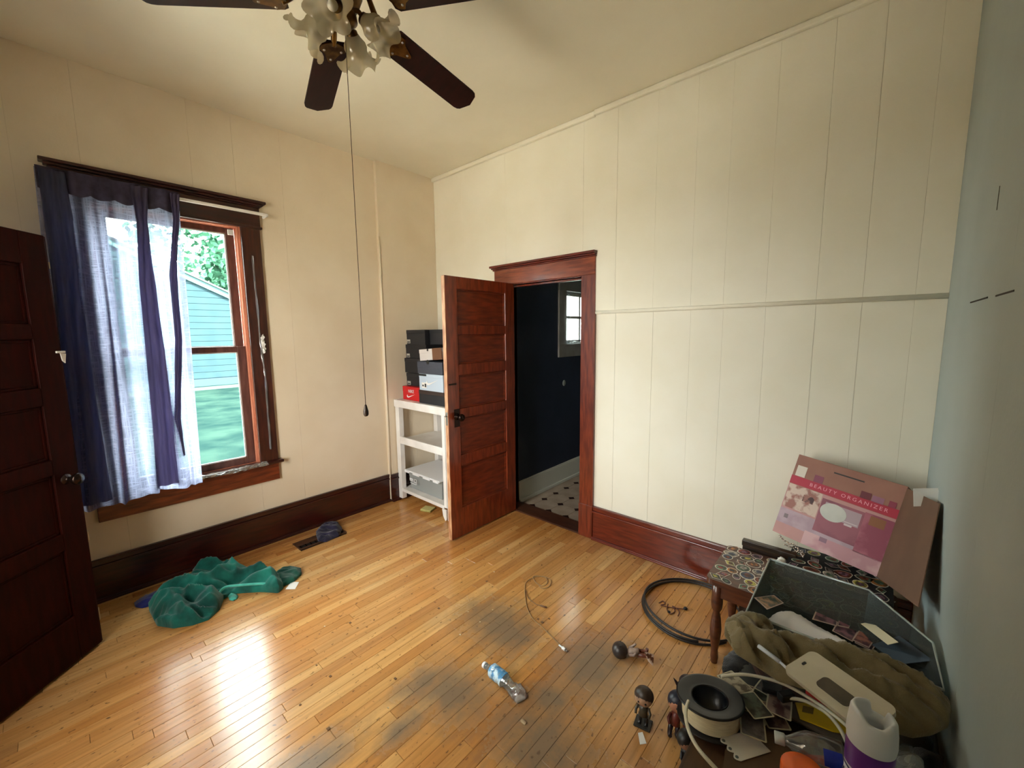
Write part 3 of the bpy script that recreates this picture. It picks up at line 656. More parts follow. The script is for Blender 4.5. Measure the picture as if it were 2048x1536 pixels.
for i, (x, z, lb, wd) in enumerate(lft):
    o = shoebox('shoe_box', (x, -.28+.01*i, z+.001), (wd-.005, .34, (.121, .139, .131)[i]), (.02, -.015, .0)[i], BLACKC, BLACKC, lb, GB)
    if i != 1: endlabel(o, -wd/2+.02, -.17, .008)
o = shoebox('shoe_box', (.275, -.29, 1.5245), (.28, .34, .135), .02, BLACKC, BLACKC, 'topmost black shoe box of the left stack, nearest the window wall', GB); endlabel(o, -.13, -.17, .012)
o = shoebox('shoe_box', (.59, -.26, 1.526), (.33, .30, .133), 0, BLACKC, BLACKC, 'black shoe box on the very top, just behind the open door', GB)
# right stack
o = shoebox('shoe_box', (.575, -.38, T0+.001), (.36, .30, .12), 0, BLACKC, mat('dark_brown_card', (48, 34, 30), .5), 'dark box at the bottom of the right stack on the shelf top', GB)
o = shoebox('shoe_box', (.585, -.385, T0+.122), (.34, .30, .148), 0, PBLUE, PBLUE, 'pale blue shoe box with white wing-like logo in the right stack', GB, .03)
sw = MB().prism([(a*.16-.05, b*.14) for a, b in SWOOSH], .0012, Matrix.Translation((.0, -.1505, .05)) @ RX); sw.build('white_logo', WHITE, o, local=True)
MB().box((-.13, -.1515, .02), (-.06, -.15, .07)).build('end_label', WHITE, o, local=True); MB().box((-.085, -.1525, .03), (-.065, -.1512, .062)).box((-.12, -.1525, .035), (-.10, -.1512, .05)).build('printed_block', BLACKC, o, local=True)
MB().box((-.168, -.1515, .128), (-.06, -.15, .146)).build('printed_strip', BLACKC, o, local=True)
o = shoebox('shoe_box', (.57, -.385, T0+.271), (.345, .30, .108), .02, SLATE, SLATE, 'slate grey shoe box with thumb notch above the pale blue box', GB, .06)
MB().cyl((-.02, -.1515, .105), (-.02, -.149, .105), .02).build('thumb_notch', BLACKP, o, local=True)
o = shoebox('shoe_box', (.555, -.37, T0+.392), (.30, .28, .10), .05, OFFW, OFFW, 'tilted white shoe box with brown side on the slate grey box', GB); o.rotation_euler = (0, R_(-4), .05)
MB().box((.03, -.1425, .0), (.1515, -.1395, .1015), .001).build('brown_side_wrap', KRAFT, o, local=True)
MB().cyl((-.03, -.1425, .09), (-.03, -.140, .09), .010).build('thumb_notch', BLACKP, o, local=True)
# small thing on the shelf edge
tag(MB().ball((.765, -.5, T0+.012), .012, (1.6, 1, .9)).ball((.735, -.505, T0+.009), .009).build('crumpled_tissue', WHITE), 'tiny crumpled white tissue on the front edge of the shelf top', 'tissue')
# green pad
p = PZ(856, 1020)
o = thing('scouring_pad', (p.x, p.y, 0), 'yellow-green pad lying on the floor under the shelf unit', 'pad', rotz=.35)
MB().box((-.055, -.045, 0), (.055, .045, .014), .004).build('pad_top', mat('pad_green', (176, 168, 96), .8, c2=(150, 142, 76), nscale=30, bump=.4), o, local=True)
MB().box((-.054, -.044, .0142), (.054, .044, .019), .002).build('pad_face', mat('pad_face', (196, 190, 124), .9, bump=.5, bscale=200), o, local=True)

# ------------------------------------------------------------------ FLOOR REGISTER + sock
VT = thing('floor_register', (.24, -1.42, 0), 'dark metal floor register set in the boards near the window wall', 'vent')
RM = mat('register_brown_metal', (92, 62, 44), .4, metal=.4)
MB().box((.176, -1.604, -.012), (.309, -1.236, -.006)).build('backing', BLACKP, VT)
MB().box((.172, -1.608, -.008), (.245, -1.232, .003), .001).box((.300, -1.608, -.008), (.313, -1.232, .003), .001).box((.245, -1.608, -.008), (.3, -1.596, .003), .001).box((.245, -1.244, -.008), (.3, -1.232, .003), .001).build('frame', RM, VT)
for k in range(9): MB().box((.246, -1.58+k*.037, -.006), (.299, -1.577+k*.037, -.001)).build('louver', DARKM, VT)

def poly_in(p, poly):
    ins = False; n = len(poly); x, y = p
    for i in range(n):
        x1, y1 = poly[i]; x2, y2 = poly[(i+1) % n]
        if (y1 > y) != (y2 > y) and x < (x2-x1)*(y-y1)/(y2-y1)+x1: ins = not ins
    return ins
def edge_dist(p, poly):
    b = 9
    for i in range(len(poly)):
        a, c = V(poly[i]), V(poly[(i+1) % len(poly)]); d = c-a; q = V(p)-a; tt = max(0, min(1, q.dot(d)/max(d.length_squared, 1e-9))); b = min(b, (q-d*tt).length)
    return b
def cloth(poly, z0, height, seed, step=.01, fscale=7, fdir=(1, .3), edge=.05, amp=.5, base=None):
    """crumpled cloth: grid over the outline, lifted by ridged folds; hem turned down to z0"""
    xs = [p[0] for p in poly]; ys = [p[1] for p in poly]; t = bmesh.new(); g = {}
    nx = int((max(xs)-min(xs))/step)+2; ny = int((max(ys)-min(ys))/step)+2
    d1 = V(fdir).normalized(); d2 = V((-d1.y, d1.x))
    for i in range(nx):
        for j in range(ny):
            x, y = min(xs)+i*step, min(ys)+j*step
            if not poly_in((x, y), poly): continue
            e = edge_dist((x, y), poly); pr = min(1, e/edge)**.5
            q = V((x, y)); a, b = q.dot(d1), q.dot(d2)
            wv = N.noise(V((a*2.2, b*2.2, seed)))*.9
            r1 = 1-abs(N.noise(V((a*fscale*.35+wv, b*fscale*1.5+wv*2, seed+3))))*2.2
            r2 = 1-abs(N.noise(V((a*fscale*1.1+wv*2, b*fscale*2.6, seed+9))))*2.2
            lump = .5+.5*N.noise(V((x*4, y*4, seed+5)))*1.6
            hgt = height*pr*((1-amp)*lump + amp*(.62*max(r1, -.4)+.3*max(r2, -.4)))
            bz = base(x, y) if base else z0
            g[i, j] = t.verts.new((x+.008*N.noise(V((x*9, y*9, 1))), y+.008*N.noise(V((x*9, y*9, 4))), bz+max(.004, hgt)))
    for (i, j) in list(g):
        k = [(i, j), (i+1, j), (i+1, j+1), (i, j+1)]
        if all(q in g for q in k): f = t.faces.new([g[q] for q in k]); f.smooth = True
    # draw the ragged rim of the grid onto the outline, then turn the hem down
    be = [e for e in t.edges if e.is_boundary]; mp = {}
    for v in {v for e in be for v in e.verts}:
        b = 9; q_ = None; P2 = V((v.co.x, v.co.y))
        for i in range(len(poly)):
            a, c = V(poly[i]), V(poly[(i+1) % len(poly)]); d = c-a; tt = max(0, min(1, (P2-a).dot(d)/max(d.length_squared, 1e-9))); w_ = a+d*tt
            if (w_-P2).length < b: b = (w_-P2).length; q_ = w_
        v.co.x, v.co.y = q_.x, q_.y
    for e in be:
        for v in e.verts:
            if v not in mp: mp[v] = t.verts.new((v.co.x, v.co.y, (base(v.co.x, v.co.y) if base else z0)+.0005))
    for e in be:
        a, b = e.verts; f = t.faces.new((a, b, mp[b], mp[a])); f.smooth = True
    for v in [v for v in t.verts if not v.link_faces]: t.verts.remove(v)
    return t
def px_poly(pts, z): return [tuple(PZ(x, y, z)[:2]) for x, y in pts]
def fabric(name, a, b, sc=14, sheen=.3, bump=.5): return mat(name, a, .95, .2, c2=b, nscale=sc, bump=bump, bscale=320, sheen=sheen)
SOCK = fabric('navy_knit', (40, 36, 62), (24, 22, 38), 20)
MB().merge(cloth(px_poly([(632, 1066), (648, 1048), (676, 1044), (684, 1056), (678, 1068), (652, 1080), (636, 1079)], .02), .003, .075, 3, .007, 14, (1, 1), .03)).build('crumpled_sock', SOCK)
tag(bpy.data.objects['crumpled_sock'], 'crumpled dark navy sock lying on the floor register', 'sock')
# ------------------------------------------------------------------ GREEN SWEATSHIRT on the floor
GRN = fabric('green_jersey', (30, 118, 104), (12, 66, 58), 7)
body = px_poly([(296, 1206), (318, 1184), (345, 1172), (372, 1150), (398, 1132), (428, 1124), (470, 1126), (500, 1134), (530, 1128), (552, 1140), (566, 1162), (556, 1172), (520, 1170), (485, 1172), (462, 1174), (446, 1184), (438, 1204), (416, 1224), (384, 1235), (345, 1241), (312, 1236)], .05)
SW = thing('green_sweatshirt', (.45, -2.15, 0), 'crumpled teal-green sweatshirt lying on the floor under the window', 'sweatshirt')
MB().merge(cloth(body, .001, .17, 14, .008, 6.5, (.5, 1), .05, .85)).build('shirt_body', GRN, SW)
MB().merge(cloth(px_poly([(546, 1150), (560, 1138), (584, 1132), (602, 1134), (603, 1144), (588, 1158), (566, 1168), (552, 1172)], .02), .001, .06, 13, .007, 9, (0, 1), .03)).build('sleeve', fabric('dark_green_jersey', (20, 92, 72), (12, 62, 50), 9), SW)
ring = [V((*PZ(x, y, z)[:2], z)) for x, y, z in [(386, 1233, .012), (412, 1222, .02), (433, 1203, .03), (440, 1184, .05), (452, 1174, .06), (474, 1171, .06), (510, 1168, .055), (540, 1167, .045), (560, 1168, .03)]]
def smooth_path(pts, n=8):
    out = []; P = [pts[0]]+list(pts)+[pts[-1]]
    for i in range(1, len(P)-2):
        for k in range(n):
            u = k/n; a, b, c, d = [V(q) for q in P[i-1:i+3]]
            out.append(.5*((2*b)+(-a+c)*u+(2*a-5*b+4*c-d)*u*u+(-a+3*b-3*c+d)*u**3))
    out.append(V(pts[-1])); return out
MB().tube(smooth_path(ring), .008, 8).build('hem_band', fabric('pale_green_rib', (86, 190, 170), (70, 166, 150), 20), SW)
MB().merge(cloth(px_poly([(452, 1176), (462, 1174), (476, 1184), (470, 1194), (458, 1192)], .03), .001, .03, 19, .006, 9, (0, 1), .02)).build('turned_hem', fabric('pale_green_hem', (80, 184, 164), (64, 160, 142), 20), SW)
tag(MB().merge(cloth(px_poly([(268, 1204), (290, 1190), (320, 1178), (330, 1190), (312, 1206), (285, 1214), (270, 1212)], .01), .001, .035, 23, .009, 9, (0, 1), .03)).build('blue_cloth', fabric('royal_blue_cloth', (26, 34, 110), (18, 22, 78), 12)), 'royal blue cloth poking out from the left end of the green sweatshirt', 'cloth')
a, b, c, d = [PZ(*q, .003) for q in [(571, 1178), (583, 1163), (598, 1164), (590, 1178)]]
tag(MB().prism([a[:2], b[:2], c[:2], d[:2]], .0015, Matrix.Translation((0, 0, .001))).build('paper_tag', WHITE), 'white paper tag beside the sweatshirt sleeve', 'tag')

# ------------------------------------------------------------------ CEILING FAN
HUB = V((2.0, -1.92, 0))
FN = thing('ceiling_fan', (2.0, -1.92, H_), 'ceiling fan with five dark brown blades, brass irons and ruffled glass lamp shades', 'ceiling fan')
def at_hub(z): return Matrix.Translation((HUB.x, HUB.y, z))
MB().lathe([(.07, 3.157), (.07, 3.14), (.05, 3.09), (.016, 3.07)], 24, at_hub(0)).build('canopy', BRASS, FN)
MB().cyl((HUB.x, HUB.y, 3.08), (HUB.x, HUB.y, 2.98), .012).build('downrod', BRASS, FN)
MB().lathe([(.02, 2.99), (.08, 2.975), (.125, 2.94), (.135, 2.90), (.12, 2.865), (.085, 2.845), (.06, 2.83)], 32, at_hub(0)).build('motor_housing', BRASS, FN)
MB().lathe([(.06, 2.84), (.065, 2.80), (.05, 2.76), (.03, 2.755), (.042, 2.735), (.044, 2.715), (.028, 2.70), (.008, 2.69)], 24, at_hub(0)).build('light_hub', BRASS, FN)
BLD = mat('dark_walnut_blade', (38, 13, 10), .45, .2, c2=(26, 9, 7), nscale=6, stretch=(1, 8, 8))
RB, WB_, DR, PT = .632, .125, .13, -.2
for k in range(5):
    a = R_(164.9) - k*R_(72)
    d = V((cos(a), sin(a), 0)); t_ = V((-d.y, d.x, 0)); zr = 2.77
    M = Matrix(((d.x, t_.x, 0, HUB.x), (d.y, t_.y, 0, HUB.y), (0, 0, 1, zr), (0, 0, 0, 1))) @ Matrix.Rotation(.135, 4, 'Y') @ Matrix.Rotation(PT, 4, 'X')
    w2_ = WB_/2
    out = [(.185, -w2_*.75), (.20, -w2_*.95), (RB-.045, -w2_), (RB-.028, -w2_*.94), (RB-.018, -w2_*.8), (RB, 0), (RB-.018, w2_*.8), (RB-.028, w2_*.94), (RB-.045, w2_), (.20, w2_*.95), (.185, w2_*.75)]
    MB().prism(out, .007, M).build('blade', BLD, FN)
    ir = MB(); P0 = [M.inverted() @ (HUB+d*.10+V((0, 0, 2.85))), V((.14, 0, .035)), V((.17, 0, .012)), V((.20, 0, -.004))]
    ir.tube([M @ q for q in smooth_path(P0, 5)], lambda u: .009+.003*sin(u*pi), 8)
    ir.prism([(.185, -.012), (.20, -.045), (.225, -.05), (.24, -.03), (.285, -.008), (.29, 0), (.285, .008), (.24, .03), (.225, .05), (.20, .045), (.185, .012)], .004, M @ Matrix.Translation((0, 0, -.005)))
    io = ir.build('blade_iron', BRASS, FN)
    for px_, py_ in ((.225, -.033), (.225, .033), (.272, 0)): MB().ball((px_, py_, -.006), .005, (1, 1, .5), 6, M).build('screw', STEEL, io)
# ruffled glass shades
def shade_mat():
    m = bpy.data.materials.new('frosted_amber_glass'); m.use_nodes = True; t = m.node_tree; t.nodes.clear(); L = t.links.new
    o = t.nodes.new('ShaderNodeOutputMaterial'); a = t.nodes.new('ShaderNodeBsdfTranslucent'); b = t.nodes.new('ShaderNodeBsdfDiffuse'); c = t.nodes.new('ShaderNodeBsdfGlossy'); tr = t.nodes.new('ShaderNodeBsdfTransparent')
    a.inputs[0].default_value = lin((206, 194, 160)); b.inputs[0].default_value = lin((150, 136, 108)); c.inputs['Roughness'].default_value = .1
    m0 = t.nodes.new('ShaderNodeMixShader'); m0.inputs[0].default_value = .45; L(a.outputs[0], m0.inputs[1]); L(b.outputs[0], m0.inputs[2])
    m1 = t.nodes.new('ShaderNodeMixShader'); m1.inputs[0].default_value = .10; L(m0.outputs[0], m1.inputs[1]); L(c.outputs[0], m1.inputs[2])
    m2 = t.nodes.new('ShaderNodeMixShader'); m2.inputs[0].default_value = .18; L(m1.outputs[0], m2.inputs[1]); L(tr.outputs[0], m2.inputs[2]); L(m2.outputs[0], o.inputs[0]); return m
SHADE = shade_mat()
for k in range(4):
    a = R_(222 + 90*k); d = V((cos(a), sin(a), 0))
    tip = HUB + d*.066 + V((0, 0, 2.72)); ax = (d*.78 + V((0, 0, -.62))).normalized()
    arm = MB().tube(smooth_path([HUB+d*.03+V((0, 0, 2.745)), HUB+d*.05+V((0, 0, 2.745)), tip], 5), .008).build('lamp_arm', BRASS, FN)
    M = Matrix.Translation(tip) @ ax.to_track_quat('Z', 'Y').to_matrix().to_4x4() @ Matrix.Scale(.84, 4)
    MB().lathe([(.012, -.012), (.024, -.005), (.027, .02), (.024, .026)], 16, M).build('socket_cup', BRASS, arm)
    def ruf(j, an, r, z):
        q = max(0, (j-3)/6); return r*(1+.17*q*q*sin(6*an+k)) , z + .020*q*q*cos(6*an+k*1.3)
    MB().lathe([(.026, .006), (.034, .022), (.047, .04), (.050, .055), (.046, .07), (.048, .085), (.056, .097), (.066, .108), (.078, .116), (.086, .118)], 60, M, ruffle=ruf, cap=False).build('glass_shade', SHADE, FN)
    MB().ball((0, 0, .055), .02, (1, 1, 1.5), 10, M).build('bulb', mat('bulb_glass', (190, 186, 170), .3), FN)
ch = [HUB + V((0, 0, 2.69)), HUB+V((.001, 0, 2.2)), HUB+V((0, .001, 1.8)), HUB+V((0, 0, 1.345))]
MB().tube(ch, .0013, 6).build('pull_chain', mat('chain_metal', (70, 52, 34), .4, metal=.7), FN)
MB().lathe([(.001, 1.345), (.004, 1.343), (.006, 1.335), (.010, 1.318), (.010, 1.305), (.006, 1.298), (.001, 1.297)], 14, at_hub(0)).build('pull_fob', mat('fob_wood', (52, 36, 26), .4), FN)

# ------------------------------------------------------------------ THINGS ON THE FLOOR
def floor_path(pts, z, n=8): return smooth_path([V((*PZ(x, y, z)[:2], z)) for x, y in pts], n)
CB = thing('charging_cable', (1.95, -.85, 0), 'thin brown charging cable with white plug lying on the bare floor', 'cable')
MB().tube(floor_path([(1122, 1292), (1085, 1255), (1066, 1238), (1054, 1215), (1050, 1185), (1052, 1165), (1068, 1155), (1088, 1153), (1095, 1165), (1085, 1172), (1072, 1165), (1066, 1154), (1078, 1152), (1100, 1158), (1099, 1172), (1086, 1177), (1078, 1172)], .003), .0022, 6).build('cord', mat('cord_tan', (150, 120, 80), .5), CB)
MB().tube(floor_path([(1052, 1180), (1056, 1195), (1070, 1207), (1082, 1212)], .003), .0022, 6).build('side_cord', mat('cord_tan_dark', (120, 90, 56), .5), CB)
a, b = PZ(1118, 1290, .006), PZ(1131, 1300, .006); MB().tube([a, a.lerp(b, .5), a.lerp(b, .52), b], lambda u: .004 if u < .4 else .008, 8).build('plug', WPLAST, CB)
c = b+(b-a).normalized()*.014; MB().cyl(b, c, .004).build('plug_tip', STEEL, CB)
a, b = PZ(1081, 1211, .005), PZ(1093, 1215, .005); MB().cyl(a, b, .005).build('small_plug', mat('plug_brown', (96, 64, 40), .4), CB)

WB2 = thing('water_bottle', (*PZ(1005, 1355)[:2], 0), 'crushed clear plastic water bottle with blue label on the bare floor', 'bottle')
ctl = [PZ(972, 1332, .022), PZ(985, 1341, .03), PZ(1003, 1355, .033), PZ(1020, 1372, .028), PZ(1030, 1382, .03), PZ(1042, 1392, .03)]
def crushed(path, rf, n=20, seed=1, cr=.16):
    pts = smooth_path(path, 6); t = bmesh.new(); rings = []; m_ = len(pts)
    for i, p in enumerate(pts):
        u = i/(m_-1); d = (pts[min(i+1, m_-1)]-pts[max(i-1, 0)]).normalized(); a = d.cross(V((0, 0, 1))).normalized(); b = a.cross(d); r = rf(u); rg = []
        for k in range(n):
            an = 2*pi*k/n; rr = r*(1+cr*N.noise(V((cos(an)*1.6, sin(an)*1.6, u*9+seed))))
            q = p+a*cos(an)*rr+b*sin(an)*rr; q.z = max(q.z, .0015); rg.append(t.verts.new(q))
        rings.append(rg)
    for i in range(m_-1):
        for k in range(n): f = t.faces.new((rings[i][k], rings[i][(k+1) % n], rings[i+1][(k+1) % n], rings[i+1][k])); f.smooth = True
    t.faces.new(rings[0][::-1]); t.faces.new(rings[-1]); return t
MB().merge(crushed(ctl, lambda u: .012 if u < .08 else (.012+.018*min(1, (u-.08)/.16))*(1-.22*math.exp(-((u-.62)/.12)**2))*(1+.05*sin(u*70)))).build('bottle_body', CLEAR, WB2)
MB().merge(crushed(ctl[1:3]+[ctl[2].lerp(ctl[3], .35)], lambda u: .0312, seed=1)).build('label', mat('blue_label', (70, 140, 190), .35, c2=(196, 220, 232), nscale=26, ramp=(.45, .55)), WB2)
MB().cyl(ctl[0]+(ctl[0]-ctl[1]).normalized()*.016, ctl[0], .0145).build('cap', WPLAST, WB2)
# small crushed wrapper at the bottle's foot
WR = mat('brown_foil', (120, 92, 84), .35, c2=(206, 196, 190), nscale=18, ramp=(.5, .6), metal=.2)
tag(MB().merge(cloth(px_poly([(1022, 1372), (1040, 1360), (1049, 1372), (1056, 1388), (1034, 1400), (1026, 1392)], .02), .001, .03, 31, .005, 20, (1, 0), .02)).build('snack_wrapper', WR), 'small brown foil wrapper touching the crushed water bottle', 'wrapper')

# black cable coil
CO = thing('cable_coil', (2.74, -.4, 0), 'coil of stiff black cable lying on the floor near the baseboard', 'cable')
RUB = mat('black_rubber', (34, 29, 27), .45)
cc = V((2.778, -.385, 0))
def coil(r0, r1, a0, a1, z, off): 
    return [cc+V(off)+V((cos(a_)*r0, sin(a_)*r1, z+.006*sin(a_*2))) for a_ in [R_(a0+(a1-a0)*i/60) for i in range(61)]]
MB().tube(coil(.262, .285, 20, 330, .010, (0, 0, 0)), .0062).build('cable_turn', RUB, CO)
MB().tube(coil(.275, .272, 35, 350, .024, (.012, .02, 0)), .0062).build('cable_turn', RUB, CO)
MB().tube(coil(.25, .275, 60, 300, .020, (-.004, -.006, 0)), .0062).build('cable_turn', RUB, CO)
TW = thing('tangled_earbuds', (*PZ(1345, 1212)[:2], 0), 'small tangled brown earbud wire inside the black cable coil', 'wire')
BRW = mat('brown_wire', (96, 52, 34), .5)
MB().tube(floor_path([(1318, 1206), (1326, 1202), (1330, 1208), (1322, 1210), (1336, 1214), (1350, 1216), (1368, 1218)], .004), .0028, 6).build('wire', BRW, TW)
MB().tube(floor_path([(1336, 1208), (1334, 1218), (1340, 1228), (1350, 1222), (1345, 1212), (1358, 1222), (1356, 1232)], .004), .0028, 6).build('wire', BRW, TW)
MB().ball(PZ(1371, 1217, .008), .012, (1, 1, .7)).build('earbud', BLACKP, TW); MB().ball(PZ(1338, 1224, .007), .008).build('earbud', BLACKP, TW)
# slip of paper
sp = [PZ(*q, .001) for q in [(1276, 1466), (1285, 1464), (1293, 1487), (1280, 1489)]]
tag(MB().prism([q[:2] for q in sp], .0012, Matrix.Translation((0, 0, .0005))).build('paper_slip', WHITE), 'small white paper slip on the floor in front of the seated dark figurine', 'paper')
# floor crumbs
t = MB(); rnd = random.Random(4)
for (x, y, s_) in [(877, 1217, 5), (700, 1246, 5), (649, 1253, 3), (661, 1353, 4), (973, 1163, 4), (920, 1270, 4), (1021, 1212, 4), (1076, 1238, 4), (1085, 1245, 5), (1098, 1238, 4), (985, 1220, 3), (960, 1244, 3), (1047, 1446, 8), (657, 1458, 5), (776, 1416, 3), (790, 1358, 5), (585, 1195, 3), (1214, 1114, 3), (1269, 1117, 4), (1015, 1098, 3), (988, 1144, 3), (1265, 1162, 3), (600, 1410, 4), (644, 1192, 3), (748, 1240, 3), (678, 1232, 2), (602, 1321, 2), (633, 1331, 3), (900, 1240, 3), (936, 1224, 3), (965, 1360, 3), (1018, 1345, 2), (1060, 1300, 2)]:
    p = PZ(x, y); q = s_*.0016
    t.box((p.x-q*rnd.uniform(.5, 1.2), p.y-q*rnd.uniform(.4, 1), 0), (p.x+q, p.y+q*.8, q*.5), q*.15, seg=1)
tag(t.build('floor_crumbs', mat('crumbs', (104, 74, 44), .9, c2=(206, 186, 150), nscale=3, ramp=(.55, .6))), 'scattered crumbs and small chips of debris on the wood floor', 'debris', kind='stuff')

# figurines ----------------------------------------------------------------
def figurine(pos, yaw, pitch, roll, s_, cols, label, big=1.0, ears=None, base=None, kindname='figurine', hair=True):
    o = thing(kindname, pos, label, 'figurine', 'small figurines beside the low table'); ORG[o.name] = V((0, 0, 0))
    o.rotation_euler = (pitch, roll, yaw)
    hc, bc, lc, sk = [mat('fig_%d_%s' % (int(pos[0]*1000), n_), c, .4, c2=tuple(int(v*.75) for v in c), nscale=40) for n_, c in zip('abcd', cols)]
    hr = .032*s_*big
    B = lambda: MB()
    B().lathe([(.010*s_, .036*s_), (.017*s_, .040*s_), (.015*s_, .055*s_), (.018*s_, .072*s_), (.010*s_, .080*s_), (.006*s_, .084*s_)], 14).build('torso', bc, o, local=True)
    for sx in (-1, 1):
        B().tube([(sx*.010*s_, 0, .040*s_), (sx*.012*s_, -.001, .02*s_), (sx*.012*s_, -.003*s_, .006*s_), (sx*.013*s_, -.014*s_, .005*s_)], lambda u: (.0085-.002*u)*s_, 8).build('leg', lc, o, local=True)
        B().tube([(sx*.017*s_, 0, .074*s_), (sx*.026*s_, -.006*s_, .058*s_), (sx*.024*s_, -.018*s_, .048*s_)], lambda u: (.006-.0015*u)*s_, 8).build('arm', bc, o, local=True)
    zc = .084*s_+hr*.85
    hd = B().ball((0, 0, zc), hr, (1.05, .92, .95), 14).build('head', sk, o, local=True)
    f = B()
    for sx in (-1, 1): f.ball((sx*hr*.38, -hr*.84, zc-.05*hr), hr*.13, (1, .4, 1), 6)
    f.build('eyes', BLACKP, hd, local=True)
    if hair: B().ball((0, hr*.12, zc+hr*.14), hr*1.06, (1.05, .93, .95), 14).build('hair', hc, o, local=True)
    if ears:
        e = B()
        for sx in (-1, 1): e.ball((sx*hr*.72, 0, zc+hr*.85), hr*.36, (1, .5, 1.3), 8)
        e.build('ears', hc, o, local=True)
    if base: B().box((-.03*s_, -.026*s_, 0), (.03*s_, .026*s_, .006*s_), .002).build('base', base, o, local=True)
    return o
# lying figurine with pale card
p = PZ(1268, 1335, .032)
figurine((*PZ(1297, 1318)[:2], .024), R_(118), R_(-90), 0, 1.25, ((58, 46, 42), (176, 150, 136), (120, 60, 40), (58, 46, 42)), 'fallen figurine with round dark head lying by a pale card', hair=False)
cdp = [(1288, 1303, .075), (1308, 1309, .055), (1306, 1332, .004), (1296, 1322, .02)]
q_ = [V((*PZ(x, y, z)[:2], z)) for x, y, z in cdp]
mb = MB(); mb.quad(*q_); tt = mb.build('illustrated_card', mat('card_pale_print', (206, 186, 170), .5, c2=(90, 50, 34), nscale=40, ramp=(.45, .5))); sm_ = tt.modifiers.new('s', 'SOLIDIFY'); sm_.thickness = .0012
tag(tt, 'bent pale illustrated card standing at the feet of the fallen figurine', 'card')
p = PZ(1286, 1448)
figurine((p.x, p.y, .001), R_(10), 0, 0, 1.1, ((60, 46, 34), (70, 62, 46), (34, 30, 26), (188, 150, 120)), 'standing figurine with big dark brown hair, farthest left of the upright ones', big=1.0, base=mat('fig_base', (40, 36, 30), .5))
p = PZ(1345, 1470)
figurine((p.x, p.y, .001), R_(35), R_(-6), R_(10), 1.2, ((30, 34, 50), (120, 50, 40), (40, 26, 34), (190, 130, 100)), 'figurine with navy blue hair and orange-tan face leaning right', big=1.0)
# dark spiky figurine
p = PZ(1372, 1425)
o = figurine((p.x, p.y, .001), R_(200), 0, 0, 1.35, ((34, 22, 26), (38, 24, 34), (26, 18, 22), (44, 26, 30)), 'dark spiky caped figurine just left of the black spool', big=.7)
MB().prism([(-.035, .0), (-.03, .09), (-.055, .15), (-.02, .12), (0, .135), (.02, .12), (.055, .15), (.03, .09), (.035, .0)], .006, Matrix.Translation((0, .022, .01)) @ RX).build('cape', mat('cape_dark', (40, 18, 28), .6), o, local=True)
p = PZ(1400, 1500)
o = figurine((p.x, p.y, .001), R_(-20), R_(-8), 0, 1.35, ((176, 176, 168), (168, 170, 166), (36, 60, 110), (196, 196, 188)), 'grey and white figurine with blue legs beside the black spool', big=1.1, ears=1)
p = PZ(1375, 1530)
figurine((p.x+.0, p.y-.02, .001), R_(60), 0, 0, 1.1, ((24, 20, 20), (30, 22, 24), (20, 18, 22), (150, 110, 90)), 'small black-clad figurine at the bottom edge of the picture', big=.9)

# ------------------------------------------------------------------ LOW TABLE (brown) under the clutter
TZ = .44
BRT = wood('dark_brown_tabletop', (84, 58, 36), (58, 38, 24), rough=.45, coat=.1, axis=(5, .8, 5))
TB = thing('low_table', (3.43, -1.6, 0), 'low dark brown wooden table along the grey wall buried under clutter', 'table')
MB().box((3.165, -2.35, TZ-.03), (3.70, -.80, TZ), .006).build('tabletop', BRT, TB)
for x in (3.20, 3.665):
    for y in (-2.3, -.85): MB().box((x-.025, y-.025, 0), (x+.025, y+.025, TZ-.03), .004).build('leg', BRT, TB)
MB().box((3.19, -2.3, TZ-.10), (3.205, -.85, TZ-.03)).build('apron', BRT, TB)
MB().box((3.655, -2.3, TZ-.10), (3.67, -.85, TZ-.03)).build('apron', BRT, TB)

# ------------------------------------------------------------------ STICKER BENCH
BZ = .45
BE = thing('sticker_bench', (3.28, -.54, 0), 'low wooden bench with turned legs and a top covered in stickers', 'bench')
BW = wood('bench_wood', (96, 52, 30), (64, 30, 18), axis=(.8, 5, 5))
def rrect(x0, y0, x1, y1, r, n=5):
    out = []
    for cx_, cy_, a0 in ((x1-r, y1-r, 0), (x0+r, y1-r, 90), (x0+r, y0+r, 180), (x1-r, y0+r, 270)):
        for k in range(n+1): a_ = R_(a0+90*k/n); out.append((cx_+cos(a_)*r, cy_+sin(a_)*r))
    return out
MB().prism(rrect(2.95, -.745, 3.63, -.345, .03), .028, Matrix.Translation((0, 0, BZ-.028))).build('bench_top', BW, BE)
MB().box((2.985, -.715, BZ-.10), (3.60, -.70, BZ-.028), .003).build('apron', BW, BE); MB().box((2.985, -.39, BZ-.10), (3.60, -.375, BZ-.028), .003).build('apron', BW, BE)
prof = [(.014, 0), (.018, .03), (.015, .07), (.022, .12), (.026, .18), (.02, .24), (.014, .27), (.024, .29), (.026, .32), (.024, .35), (.024, .422)]
for x, y in ((2.995, -.70), (2.995, -.39), (3.585, -.70), (3.585, -.39)): MB().lathe(prof, 18, Matrix.Translation((x, y, 0))).build('leg', BW, BE)
stc = [(60, 52, 48), (150, 60, 50), (110, 140, 110), (200, 190, 90), (70, 80, 110), (170, 160, 150), (120, 70, 50), (40, 40, 46), (150, 110, 130), (190, 120, 60), (90, 110, 90), (130, 60, 40)]
SM = [mat('sticker_ink_%d' % i, c, .35, c2=tuple(int(v*.55) for v in c), nscale=55, ramp=(.45, .55)) for i, c in enumerate(stc)]
SRIM = mat('sticker_rim', (222, 214, 200), .4)
rnd = random.Random(11); k = 0
